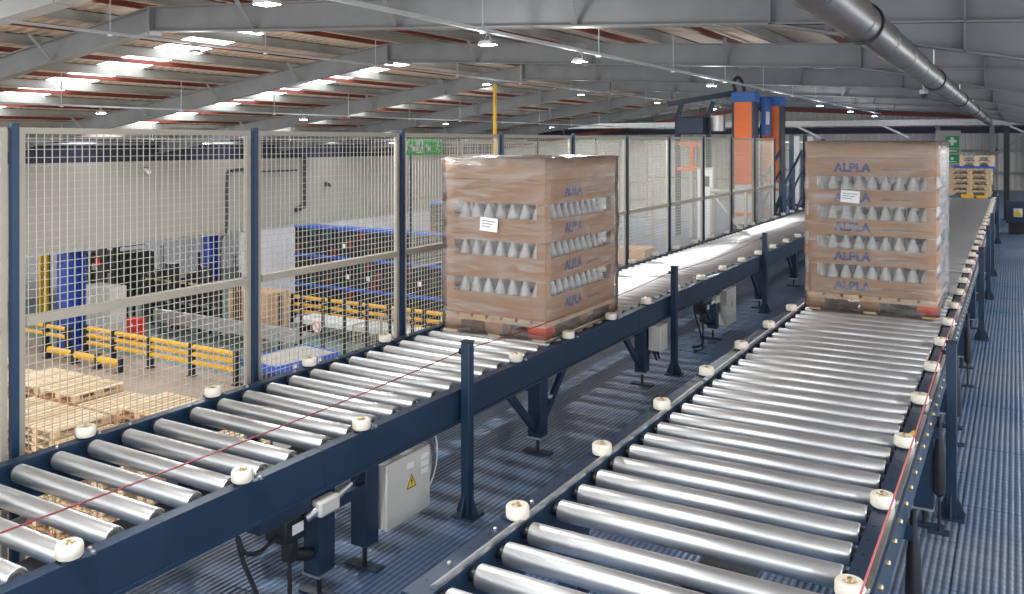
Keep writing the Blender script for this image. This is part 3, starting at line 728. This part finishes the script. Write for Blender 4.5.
# ---- signs on the far wall
t = thing('sign_board', 'pale board carrying two green first aid signs on the far wall', 'board', (-2.25, 38, P))
MB().box(-.45, .42, 0, .06, .0, 2.6).build('board', wall_m, t, bevel=.01)
for k, (z0, z1) in enumerate(((1.93, 2.38), (1.33, 1.66))):
    s = thing('safety_sign', ('green sign with white cross high on the pale far board', 'smaller green sign with white dot under the cross sign')[k], 'sign', (-2.13, 37.99, P))
    MB().box(-.24, .24, -.015, 0, z0, z1).build('plate', green, s)
    if k == 0:
        MB().box(-.05, .05, -.02, -.015, 2.02, 2.34).box(-.16, -.05, -.02, -.015, 2.13, 2.23).box(.05, .16, -.02, -.015, 2.13, 2.23).build('cross', white_m, s)
        MB().box(-.24, .24, -.015, 0, 1.72, 1.88).build('text_plate', green, s)
        MB().box(-.17, .17, -.02, -.015, 1.775, 1.80).box(-.12, .12, -.02, -.015, 1.815, 1.835).build('text_line', white_m, s)
    else:
        MB().lathe([(.06, -.02), (.06, -.015)], (0, 0, 1.5), 12, 'y').build('dot', white_m, s)
        MB().box(-.15, .15, -.02, -.015, 1.37, 1.395).build('text_line', white_m, s)

# ---- exit sign hanging behind the fence
t = thing('exit_sign', 'green emergency exit sign with arrows fixed behind the mesh fence', 'sign', (FX - .022, 5.72, P + 2.045), R(90))
t.scale = (.55, .42, .40)
MB().box(-.47, .47, -.015, .015, 0, .32).build('plate', green_lt, t)
def arrow(x, d, m, parent):
    mb = MB(); cx, cz, s = x, .16, .075
    pts = [(-1, -1), (.55, -1), (.1, -.55), (1, .35), (.35, 1), (-.55, .1), (-1, .55)]
    mb.prism([(cx - d * p[0] * s * -1 if d < 0 else cx - p[0] * s, cz + p[1] * s) for p in pts], -.02, -.015); mb.build('arrow', m, parent)
def man(x, parent, m):
    mb = MB().lathe([(.022, -.021), (.022, -.0155)], (x + .02, 0, .255), 10, 'y')
    for a, b in (((x + .015, .23), (x - .01, .14)), ((x - .01, .14), (x + .05, .10)), ((x + .05, .10), (x + .03, .04)), ((x - .01, .14), (x - .03, .08)), ((x - .03, .08), (x - .08, .06)), ((x + .01, .21), (x + .07, .17)), ((x + .01, .21), (x - .06, .19))):
        mb.bar((a[0], -.018, a[1]), (b[0], -.018, b[1]), .006, .03, (0, 1, 0))
    mb.build('running_figure', m, parent)
arrow(-.29, 1, white_m, t)
wp = MB().box(-.20, -.03, -.018, -.015, .04, .29).build('white_field', white_m, t); man(-.115, t, green_lt)
arrow(.09, -1, white_m, t); man(.33, t, white_m); man(-.42, t, white_m)
for x in (-.4, .4): MB().box(x - .02, x + .02, -.045, -.015, .28, .31).build('clip', zinc, t)
o = MB().cyl((-12.7, 20.9, P + .3), (-12.7, 20.9, bot(-12.7)), .055, 10).cyl((-12.7, 20.9, P), (-12.7, 20.9, P + .3), .09, 10).build('gas_pipe', yellow_p); tag(o, 'yellow vertical pipe rising from behind the fence to the roof', 'pipe')

# ================================================================== WRAPPING MACHINE CELL
t = thing('wrapping_machine', 'blue and orange pallet wrapping machine standing behind the mesh fence', 'machine', (0, 0, P))
def mast(x, y, h):
    c = MB().box(x - .25, x - .20, y - .2, y + .2, 0, h - .22).box(x + .20, x + .25, y - .2, y + .2, 0, h - .22).box(x - .25, x + .25, y + .15, y + .2, 0, h - .22).build('mast', navy, t)
    MB().box(x - .20, x + .20, y - .19, y - .15, 1.2, h - .22).build('front_cover', orange, c)
    MB().box(x - .20, x + .20, y - .16, y - .1, .3, 1.2).build('lower_cover', white_m, c)
    MB().box(x - .27, x + .27, y - .22, y + .22, h - .22, h).build('head_cover', blue_mc, c, bevel=.01)
    MB().box(x - .30, x + .30, y - .3, y + .3, 0, .06).build('base_plate', navy_dk, c)
    for z in (.5, 1.0): MB().box(x - .18, x + .18, y - .195, y - .18, z, z + .06).build('rib', orange, c)
mast(-5.28, 19.6, 3.27); mast(-4.98, 20.9, 3.22)
MB().box(-5.02, -4.93, 20.0, 20.6, 2.3, 3.15).build('lift_motor', blue_mc, t); MB().box(-5.06, -4.9, 20.05, 20.3, 2.55, 2.85).build('motor_cover', white_m, t, bevel=.02)
MB().bar((-6.95, 19.1, 3.02), (-5.55, 19.7, 3.27), .12, .12).build('boom', navy_dk, t)
for x, y in ((-6.62, 19.22), (-5.98, 19.5)):
    MB().bar((x, y, 3.08), (x - .12, y, 2.75), .09, .09).bar((x - .12, y, 2.75), (x - .10, y, 0), .1, .1).build('boom_support', navy_dk, t)
MB().box(-6.72, -6.1, 19.1, 19.5, 2.33, 2.72).build('film_carriage', navy, t, bevel=.02)
MB().cyl((-5.85, 19.4, 2.4), (-5.85, 19.4, 2.75), .17, 16).build('film_reel', galv, t)
MB().box(-6.62, -6.02, 18.95, 19.05, 2.07, 2.14).box(-6.65, -6.0, 18.95, 19.05, 1.50, 1.58).box(-6.36, -6.28, 18.95, 19.05, 1.58, 2.07).build('carriage_guide', orange, t)
MB().box(-6.36, -6.28, 18.9, 19.0, 0, 1.5).build('guide_post', boxgrey, t)
MB().tube([(-5.5, 19.6, 3.3), (-5.55, 19.6, 3.5), (-5.45, 19.6, 3.62), (-5.35, 19.6, 3.5), (-5.3, 19.6, 3.3)], .04, 8).build('cable_chain', black, t)
t = thing('control_cabinet', 'white control cabinet standing inside the machine cell', 'cabinet', (-5.72, 18.2, P))
MB().box(-.18, .18, -.15, .15, .05, 1.6).build('body', boxgrey, t, bevel=.01); MB().box(-.16, .16, -.165, -.15, .1, 1.55).build('door', white_m, t)
MB().box(-.1, .1, -.17, -.165, 1.2, 1.42).build('screen', dark_mc, t); MB().box(-.18, .18, -.15, .15, 0, .05).build('plinth', black, t)
t = thing('ladder_frame', 'pale ladder frame standing inside the machine cell', 'frame', (-6.6, 16.6, P))
for x in (-.25, .25): MB().box(x - .025, x + .025, -.025, .025, 0, 1.45).build('upright', beige, t)
for z in (.25, .6, .95, 1.3): MB().box(-.225, .225, -.02, .02, z, z + .04).build('rung', beige, t)
t = thing('ladder_frame', 'pale frame with sloping braces near the orange masts', 'frame', (-5.0, 17.3, P))
for x in (-.35, .35): MB().box(x - .025, x + .025, -.025, .025, 0, 1.2).build('upright', beige, t)
MB().bar((-.33, 0, 1.1), (.33, 0, .3), .04, .04).build('brace', grey_pl, t); MB().box(-.33, .33, -.02, .02, 1.14, 1.2).build('top_bar', beige, t)
for k, (x, y) in enumerate(((-5.85, 14.4), (-8.0, 16.2), (-7.7, 14.2))):
    o = MB().box(-.3, .3, -.25, .25, 0, .28 + .5 * (k > 0)).box(-.302, .302, -.03, .03, .0, .281 + .5 * (k > 0)).build('carton', card2, None, (x, y, P), (0, 0, R(12 * k)))
    tag(o, ('low brown carton lying behind the fence near the conveyor', 'taller carton against the back fence of the machine cell', 'taller carton nearer the wrapped load in the machine cell')[k], 'carton')
# step-over stairs
t = thing('stairs', 'navy steel stairs with handrails at the far end of the machine cell', 'stairs', (0, 0, P))
for x in (-4.48, -4.02):
    MB().bar((x, 17.9, 1.30), (x, 19.5, 1.95), .045, .045).build('handrail', fence_blue, t)
    MB().bar((x, 17.9, .85), (x, 19.5, 1.5), .035, .035).build('middle_handrail', fence_blue, t)
    for y, h in ((17.9, 1.3), (18.7, 1.62), (19.5, 1.95)): MB().box(x - .025, x + .025, y - .025, y + .025, 0, h).build('upright', fence_blue, t)
    MB().bar((x, 17.8, .1), (x, 19.5, .9), .03, .15).build('stringer', navy, t)
for k in range(4): MB().box(-4.46, -4.04, 17.95 + .4 * k, 18.25 + .4 * k, .2 + .19 * k, .235 + .19 * k).build('tread', navy_dk, t)
for k, (x, y) in enumerate(((-4.3, 19.8), (-4.15, 20.5))):
    t = thing('gate_post', ('navy gate post in front of the machine cell stairs', 'navy gate post with pale strip just left of the front-facing load')[k], 'post', (x, y, P))
    MB().box(-.045, .045, -.045, .045, 0.01, 2.32).build('post', fence_blue, t); MB().box(-.09, .09, -.09, .09, 0, .01).build('base_plate', navy_dk, t)
    MB().box(.05, .16, -.02, .02, .2, 2.28).build('light_curtain', white_m, t)

# ================================================================== ROOF SERVICES
def lamp(x, y, rise, label, group='high bay lamps', p=1.0):
    z = EYE + rise
    t = thing('high_bay_lamp', label, 'lamp', (x, y, z), 0, group); t.scale = (.55, .55, .55)
    MB().prism([(-.16, 0), (.16, 0), (.13, .06), (.05, .075), (-.05, .075), (-.13, .06)], -.13, .13).build('housing', galv, t)
    for q in range(5): MB().box(-.11 + .05 * q, -.10 + .05 * q, -.11, .11, .05, .10).build('cooling_fin', galv, t)
    MB().box(-.145, .145, -.115, .115, -.008, 0).build('lens', led, t)
    top = min(bot(x) - .02, z + .24) if False else z + .24
    MB().tube([(-.10, 0, .06), (-.05, 0, .16), (0, 0, .24), (.05, 0, .16), (.10, 0, .06)], .008, 6).build('hanging_bracket', zinc, t)
    ld = bpy.data.lights.new('lamp_light', 'AREA'); ld.shape = 'RECTANGLE'; ld.size = .28; ld.size_y = .22; ld.energy = LAMP_W * p; ld.color = (.97, .99, 1); ld.spread = R(165)
    lo = bpy.data.objects.new('lamp_light', ld); COL.objects.link(lo); lo.parent = t; lo.location = (0, 0, -.015)
    pd = bpy.data.lights.new('roof_fill', 'POINT'); pd.shadow_soft_size = .12; pd.energy = LAMP_W * p * .38; pd.color = (.97, .99, 1)   # added point light below the lens, brightens the roof around each lamp
    po = bpy.data.objects.new('roof_fill', pd); COL.objects.link(po); po.parent = t; po.location = (0, 0, -.30)
def tray(x, rise, y0, y1, label, m=tray_m):
    t = thing('cable_tray', label, 'cable tray', (x, 0, EYE + rise))
    MB().box(-.028, .028, y0, y1, 0, .006).box(-.028, -.023, y0, y1, .006, .036).box(.023, .028, y0, y1, .006, .036).build('channel', m, t)
    y = y0 + .9
    while y < y1:
        MB().box(-.007, .007, y - .007, y + .007, .008, bot(x) + DEPTH + .03 - EYE - rise).build('hanger', tray_m, t)
        MB().box(-.036, .036, y - .02, y + .02, -.02, 0).build('hanger_clip', white_m, t); y += 3.0
tray(-4.95, 1.187, 1.0, 40, 'white cable tray carrying the bright lamps over the conveyors')
for k, y in enumerate((4.79, 8.0, 10.3, 16.0, 21.55, 26.5, 32, 38)):
    lamp(-4.95, y, 1.055, 'high bay lamp on the tray above the conveyors, %s from the camera' % ORD[k])
tray(-11.3, 1.552, 1.0, 42, 'cable tray under the roof ridge')
for k, y in enumerate((9.4, 18.2, 23.6, 30, 37)):
    lamp(-11.3, y, 1.42, 'high bay lamp under the roof ridge, %s from the camera' % ORD[k])
tray(-17.2, .752, 7, 42, 'low cable tray hung under the left roof slope')
for k, y in enumerate((11.8, 18, 25, 33)):
    lamp(-17.2, y, .62, 'high bay lamp on the low left tray, %s from the camera' % ORD[k], p=.7)
tray(-23.5, .082, 8, 42, 'cable tray close to the left wall')
for k, y in enumerate((12, 20, 30)):
    lamp(-23.5, y, -.05, 'high bay lamp over the hall floor near the left wall, %s from the camera' % ORD[k], p=.7)
lamp(-33, 16, -1.532, 'added fill lamp under the low ceiling beyond the opening, nearer one', p=2); lamp(-33, 26, -1.532, 'added fill lamp under the low ceiling beyond the opening, farther one', p=2)  # both added to light the hall past the opening

tray(1.9, .442, -1.5, 40, 'added unseen cable tray for the fill lamps over the right walkway')  # tray and its lamps are out of view, added to brighten the conveyors
for k, y in enumerate((-1, 3, 7, 11, 15, 20, 25, 30)):
    lamp(1.9, y, .31, 'added unseen fill lamp over the right walkway, %s from the camera' % ORD[k], p=.6)
tray(-2.4, .892, -2.4, 2.4, 'added unseen cable tray for the fill lamps above the camera')  # overhead pair and tray also added, extra fill on the near conveyors
for k, y in enumerate((-1.8, 1.5)):
    lamp(-2.4, y, .76, 'added unseen fill lamp above the camera, %s one' % ('rear', 'front')[k], p=.5)

# flue duct with collars
t = thing('flue_duct', 'round brown-grey metal duct running along under the roof at right', 'duct', (-.88, 0, EYE + .79))
MB().cyl((0, .5, 0), (0, 40, 0), .125, 24).build('pipe', duct_m, t)
y = 3.2
while y < 40:
    MB().lathe([(.126, -.012), (.131, -.008), (.131, .008), (.126, .012)], (0, y, 0), 24, 'y').build('seam_ring', duct_m, t); y += 1.32
y = 0.4 + 5.75
while y < 40:
    r = MB().lathe([(.127, -.025), (.142, -.025), (.142, .025), (.127, .025)], (0, y, 0), 24, 'y').build('collar', black, t)
    MB().cyl((0, y, .14), (0, y, bot(-.88) + DEPTH + .1 - EYE - .79), .008, 6).build('hanger_rod', zinc, r); y += 5.9
t = thing('dome_camera', 'white dome camera hanging under the roof beside the round duct', 'camera', (-1.47, 17.8, EYE + .90)); t.scale = (.75, .75, .75)
MB().lathe([(.005, -.13), (.06, -.11), (.085, -.05), (.085, 0)], n=14).build('dome', dark_mc, t); MB().lathe([(.09, -.01), (.1, 0), (.1, .09), (.03, .12), (.03, .35)], n=14).build('housing', white_m, t)
# pale ventilation duct crossing near the top left corner
t = thing('ventilation_duct', 'pale rectangular duct sloping under the ridge at the top left corner', 'duct')
a, b = Vector((-14.6, 7.0, EYE + 1.50)), Vector((-8.6, 7.0, EYE + 2.065))
MB().bar(a + Vector((0, 0, .12)), b + Vector((0, 0, .12)), .3, .24).build('duct', tray_m, t)
for q in (0.15, .38, .6, .85):
    c = a.lerp(b, q) + Vector((0, 0, .12)); d = (b - a).normalized() * .012
    MB().bar(c - d, c + d, .32, .26).build('joint_flange', galv, t)
# conduit runs and wall fittings on the beige wall
t = thing('wall_conduit', 'thick dark conduit with elbow running down the beige wall', 'pipe')
MB().tube([(-27.12, 28.45, 6.45), (-27.12, 28.45, 4.4), (-27.12, 28.3, 4.15), (-27.12, 27.9, 4.05)], .11, 8).build('conduit', dark_mc, t)
t = thing('wall_conduit', 'thin dark conduit beside the blue column on the beige wall', 'pipe')
MB().tube([(-27.15, 25.4, 5.9), (-27.15, 24.4, 5.85), (-27.15, 24.15, 5.6), (-27.15, 24.1, 3.6), (-27.15, 23.8, 3.0), (-27.15, 23.8, 1.2)], .06, 8).build('conduit', dark_mc, t)
for k, (y, z) in enumerate(((20.4, 6.0), (29.9, 5.1), (35.5, 5.4))):
    t = thing('wall_camera', 'small camera on the beige wall, %s from the left' % ORD[k], 'camera', (-27.2, y, z), 0, 'wall cameras')
    MB().box(0, .06, -.08, .08, -.1, .1).build('mount', dark_mc, t); MB().cyl((.06, 0, 0), (.4, -.12, -.08), .08, 10).build('body', (white_m, dark_mc, dark_mc)[k], t)
t = thing('wall_conduit', 'slim horizontal cable run high on the beige wall', 'pipe')
MB().cyl((-27.15, 25, 5.75), (-27.15, 28, 5.75), .05, 8).build('conduit', dark_mc, t)

# ================================================================== HALL FLOOR BELOW
# blue columns under the hanging wall
for k, y in enumerate((17.85, 23.7)):
    t = thing('steel_column', 'bright blue column under the beige wall, %s one' % ('nearer, thick', 'farther')[k], 'column', (-27.6, y, 0))
    w = .32 if k == 0 else .24
    MB().box(-w, w, -w, -w + .05, .02, 3.34).box(-w, w, w - .05, w, .02, 3.34).box(-.03, .03, -w + .05, w - .05, .02, 3.34).build('shaft', blue_col, t)
    MB().box(-w - .1, w + .1, -w - .1, w + .1, 0, .02).build('base_plate', blue_col, t)
# barriers
def barrier(label, xs, y, rails, h, rr, gap=None):
    t = thing('safety_barrier', label, 'barrier', (0, y, 0), 0, 'yellow and black barriers')
    for x in xs:
        MB().cbox((x, 0, h / 2), (.16, .16, h)).build('post', black, t, bevel=.02)
        MB().box(x - .13, x + .13, -.13, .13, 0, .02).build('base_plate', black, t)
    for a, b in zip(xs[:-1], xs[1:]):
        for z in rails: MB().cyl((a + .08, 0, z), (b - .08, 0, z), rr, 10).build('rail', yellow, t)
barrier('three-rail yellow and black safety barrier in front of the grey cabinet', [-26.4, -24.95, -23.2, -21.3, -19.4], 17.6, (.42, .66, .88), .98, .075)
barrier('two-rail yellow barrier beside the blue column at the left', [-29.4, -27.9, -26.7], 17.15, (.62, .88), .98, .07)
barrier('low yellow bumper rail on black posts in front of the blue column', [-27.15, -25.75, -24.55, -23.45], 16.75, (.28,), .45, .11)
barrier('distant three-rail yellow barrier in front of the dark crates', [-26.2, -24.3, -22.4, -20.9, -19.6, -18.0, -16.4], 24.9, (.44, .70, .99), 1.1, .075)
# crate stacks
cr_me = {}
for nm, m in (('d', dark_crate), ('r', crate_r), ('g', crate_g)):
    mb = MB(); w, d, h = .26, .4, .32
    mb.box(-w / 2, w / 2, -d / 2, d / 2, 0, .02)
    for zz in (.02, .17, .29): mb.box(-w / 2, w / 2, -d / 2, -d / 2 + .02, zz, zz + .05); mb.box(-w / 2, w / 2, d / 2 - .02, d / 2, zz, zz + .05)
    for x in (-w / 2, w / 2 - .02): mb.box(x, x + .02, -d / 2, d / 2, .02, .34)
    mb.box(-w / 2 + .03, w / 2 - .03, -d / 2 + .06, d / 2 - .06, .02, .30)
    cr_me[nm] = mb.mesh('crate', m, smooth=False)
ptray = MB().box(-.53, .53, -.45, .45, 0, .07).box(-.53, .53, -.45, -.40, .07, .11).mesh('pallet_tray', blue_pl, smooth=False)
first = None
for c in range(9):
    for tier in range(3 if c < 6 else 4):
        t = thing('crate_pallet', 'pallet of dark crates on a blue tray, column %s from the left, %s tier' % (ORD[c], ('bottom', 'second', 'third', 'top')[tier]), 'crates', (-24.85 + 1.12 * c, 26.5, 1.19 * tier), 0, 'stacked crate pallets')
        inst(ptray, 'pallet_tray', t)
        for a in range(4):
            for b in range(3):
                o = inst(cr_me[random.choice('ddddddddddrg')], 'crate', t, ((a - 1.5) * .262, -.22, .11 + .345 * b))
        if tier == (2 if c < 6 else 3): inst(ptray, 'top_tray', t, (0, 0, 1.15))
        if random.random() < .5: MB().box(-.08, .08, -.445, -.43, .45, .62).build('paper_label', paper, t, (random.uniform(-.3, .3), 0, 0))
# grey cabinet, red box, carton stack, table
t = thing('switch_cabinet', 'tall grey switch cabinet behind the yellow barrier', 'cabinet', (-28.15, 19.5, 0))
for x0, x1 in ((-.75, -.26), (-.25, .25), (.26, .75)): MB().box(x0, x1, -.33, -.3, .12, 1.85).build('door', boxgrey, t, bevel=.01)
MB().box(-.75, .75, -.3, .3, .1, 1.88).build('body', boxgrey, t); MB().box(-.73, .73, -.28, .28, 0, .1).build('plinth', dark_mc, t)
t = thing('hose_box', 'small red box on a stand behind the yellow barrier', 'box', (-26.6, 19.6, 0))
MB().box(-.3, .3, -.15, .15, .1, .85).build('body', red_m, t, bevel=.02); MB().box(-.27, .27, -.17, -.15, .45, .8).build('door', red_m, t); MB().box(-.25, .25, -.1, .1, 0, .1).build('foot', dark_mc, t)
MB().box(-.05, .05, -.18, -.17, .58, .68).build('white_mark', white_m, t)
for k in range(6):
    for c in range(2):
        o = MB().box(-.5, .5, -.5, .5, 0, .245).box(-.502, .502, -.04, .04, .0, .2455).build('carton', card2, None, (-24.2 + 1.01 * c, 22.5, .15 + .25 * k)); tag(o, 'brown carton in the stack beyond the barrier, %s column, %s layer from the floor' % (('left', 'right')[c], ORD[k]), 'carton', 'cartons stacked beyond the barrier')
pp = simple_pallet(1.0, 1.0).mesh('wooden_pallet', wood3, smooth=False)
for c in range(2): tag(inst(pp, 'wooden_pallet', None, (-24.2 + 1.01 * c, 22.5, 0)), 'brown pallet under the %s carton column' % ('left', 'right')[c], 'pallet')
t = thing('roller_table', 'low blue framed table with grey top just beyond the fence', 'table', (-18.75, 19.1, 0), R(-8))
MB().box(-.75, .75, -1.1, 1.1, .56, .60).build('top_sheet', grey_pl, t)
for x in (-.79, .79): MB().box(x - .04, x + .04, -1.1, 1.1, .42, .62).build('side_frame', blue_pl, t)
for y in (-1.14, 1.14): MB().box(-.83, .83, y - .04, y + .04, .42, .62).build('end_frame', blue_pl, t)
for x in (-.7, .7):
    for y in (-1.0, 0, 1.0): MB().box(x - .06, x + .06, y - .06, y + .06, .1, .42).build('leg', black, t)
MB().box(-.8, .8, -1.12, 1.12, .03, .1).build('base_frame', blue_pl, t)
for y in (-.6, .5): MB().box(.62, .72, y - .1, y + .1, .15, .3).build('motor', orange, t)
for k, y in enumerate((-.5, .4)): MB().box(.831, .835, y - .07, y + .07, .46, .58).build('label_plate', white_m, t)
# long pale conveyor guard and dark machine with posts
t = thing('floor_conveyor', 'long low galvanised conveyor guard on the lower floor', 'conveyor', (0, 0, 0))
MB().box(-27.0, -20.0, 20.6, 20.75, .5, .95).build('guard_sheet', galv, t); MB().box(-27, -20, 20.75, 21.5, .62, .68).build('bed', galv, t)
for x in (-26.8, -24.6, -22.4, -20.2): MB().box(x - .04, x + .04, 20.76, 20.84, 0, .62).build('leg', dark_mc, t)
t = thing('floor_conveyor', 'pale floor conveyor in front of the distant yellow barrier', 'conveyor', (0, 0, 0))
MB().box(-22.6, -15.5, 23.2, 24.2, .45, .62).build('bed', white_m, t)
for x in (-22.4, -20, -17.6): MB().box(x - .04, x + .04, 23.3, 24.1, 0, .45).build('leg', dark_mc, t)
t = thing('press_machine', 'dark grey machine line in the next hall seen under the beige wall', 'machine', (0, 0, 0))
for k in range(4):
    x = -36.3 + .9 * k; h = 1.9 + .5 * random.random()
    MB().box(x, x + .75, 23.5, 25.0, 0, h).build('machine_module', dark_mc, t, bevel=.03)
    MB().box(x + .1, x + .3, 23.3, 23.5, .8, 1.4).build('module_panel', (galv, boxgrey, dark_mc)[k % 3], t)
    MB().cyl((x + .5, 23.4, .3), (x + .5, 23.4, h + .3), .06, 8).build('riser_pipe', (dark_mc, galv, black)[k % 3], t)
MB().box(-36, -32.6, 23.0, 24.5, 2.55, 2.7).build('overhead_tray', dark_mc, t)
for x in (-36, -32.7): MB().box(x - .06, x + .06, 23.0, 23.12, 0, 2.55).build('tray_post', dark_mc, t)
for k, (x, y) in enumerate(((-33.2, 20.2), (-32.5, 20.0), (-31.2, 20.3))):
    t = thing('guide_post', 'tall yellow post beyond the barrier at the left, %s of three' % ORD[k], 'post', (x, y, 0), 0, 'yellow posts beyond the barrier')
    MB().box(-.055, .055, -.055, .055, .02, 3.3 - .5 * (k == 2)).build('post', yellow_p, t); MB().box(-.12, .12, -.12, .12, 0, .02).build('base_plate', dark_mc, t)
for k, (x, y, h) in enumerate(((-34.0, 20.9, 3.1), (-33.0, 21.3, 2.6), (-32.0, 20.9, 3.2), (-31.0, 21.2, 2.7), (-30.2, 20.8, 3.0))):
    t = thing('machine_mast', 'dark machine mast in the next hall behind the yellow posts, %s from the left' % ORD[k], 'mast', (x, y, 0), 0, 'dark masts in the next hall')
    MB().box(-.12, .12, -.1, .1, .04, h).build('mast', dark_mc, t); MB().box(-.3, .3, -.25, .25, 0, .04).build('base', black, t)
    MB().box(-.25, .05, -.16, -.1, h - .7, h - .45).build('head_unit', (galv, red_m, boxgrey)[k % 3], t); MB().box(-.2, .3, -.2, -.1, .8, .95).build('arm', galv, t)
random.seed(11)
pts = [(-30.6 + .52 * k + random.uniform(-.15, .15), 21.75 + random.uniform(-.12, .12), 2.5 + random.uniform(-.35, .6)) for k in range(14)]
for k, (x, y, h) in enumerate(sorted(pts)):
    t = thing('fence_post', 'thin black post standing on the lower floor past the guard, %s from the left' % ORD[k], 'post', (x, y, 0), 0, 'thin black posts on the lower floor')
    MB().box(-.04, .04, -.04, .04, .015, h).build('post', black, t); MB().box(-.09, .09, -.09, .09, 0, .015).build('base_plate', black, t)
t = thing('dark_rack', 'dark rack machine behind the guard on the lower floor', 'machine', (-27.85, 22.6, 0))
for k in range(7): MB().box(-2.4 + .6 * k, -2.0 + .6 * k, .1, .5, .02, 1.7 + .25 * (k % 3)).build('rack_module', dark_mc, t)
for z in (.7, 1.5): MB().box(-2.5, 1.8, 0, .1, z, z + .07).build('rack_beam', (galv, wood)[z > 1], t)
MB().box(-2.5, 1.8, 0, .5, 0, .02).build('base', black, t)
for k in range(7):
    x = -20.9 + .75 * k
    t = thing('fence_post', 'slim black post on the lower floor in front of the crates, %s from the left' % ORD[k], 'post', (x, 20.8 + .2 * k, 0), 0, 'slim black posts before the crates')
    MB().box(-.04, .04, -.04, .04, .015, 2.0).build('post', black, t); MB().box(-.09, .09, -.09, .09, 0, .015).build('base_plate', black, t)
PG = panel_meshes(1.3, 1.15, .55, .1, .006)
for k in range(2): fence_panel(PG, 1.3, 1.15, 0, 'low pale mesh panel on the lower floor, %s one' % ('nearer', 'farther')[k], (-18.25 + .05 * k, 21.3 + 1.35 * k, .03), R(-8), 'low mesh panels below')
t = thing('safety_sign', 'round white prohibition sign with red ring on a lower-floor post', 'sign', (-19.6, 21.12, 1.0))
MB().lathe([(.2, -.01), (.2, .01)], n=20, axis='y').build('plate', white_m, t)
ring = MB()
for k in range(24):
    a, b = 2 * math.pi * k / 24, 2 * math.pi * (k + 1) / 24
    ring.bar((.17 * math.cos(a), -.015, .17 * math.sin(a)), (.17 * math.cos(b), -.015, .17 * math.sin(b)), .008, .035, (0, 1, 0))
ring.bar((-.12, -.015, .12), (.12, -.015, -.12), .008, .035, (0, 1, 0)); ring.build('ring', red_m, t)
# stacks of timber pallets below the fence
lp = simple_pallet(1.14, 1.06, 8).mesh('wooden_pallet', wood, smooth=False)
lpb = simple_pallet(1.14, 1.06, 8).mesh('wooden_pallet', wood3, smooth=False)
bdm = [MB().box(-.049, .049, -.53, .53, 0, .022).mesh('deck_board', m, smooth=False) for m in (wood, wood2, wood2)]
und = MB()
for b in (-1, 0, 1):
    und.box(-.57, .57, b * .48 - .05, b * .48 + .05, .1, .122)
    for a in (-1, 0, 1): und.box(a * .5 - .07, a * .5 + .07, b * .48 - .05, b * .48 + .05, .022, .1)
for a in (-1, 0, 1): und.box(a * .52 - .05, a * .52 + .05, -.53, .53, 0, .022)
und = und.mesh('pallet_frame', wood, smooth=False)
for row in range(2):
    for c in range(8):
        x = -19.6 + 1.19 * c; y = 9.43 + 1.16 * row; n = 14 + row * (c % 3 != 1) - (row == 0 and c in (2, 5))
        for k in range(n):
            jx, jy, rz = random.uniform(-.02, .02), random.uniform(-.02, .02), R(random.uniform(-.8, .8))
            loc = (x + jx, y + jy, .1445 * k)
            if k < n - 1:
                o = inst((lp, lpb, lp)[k % 3], 'wooden_pallet', None, loc, (0, 0, rz)); tag(o, 'wooden pallet %s from the floor, %s stack of the %s row below the fence' % (ORD[k], ORD[c], ('near', 'far')[row]), 'pallet', 'pallets inside the %s %s stack' % (ORD[c], ('near', 'far')[row]))
            else:
                t = thing('wooden_pallet', 'topmost pallet of the %s stack in the %s row below the fence' % (ORD[c], ('near', 'far')[row]), 'pallet', loc, rz, 'top pallets of the stacks below')
                inst(und, 'pallet_frame', t)
                for b in range(8): inst(random.choice(bdm), 'deck_board', t, (-.512 + .1463 * b, 0, .122))
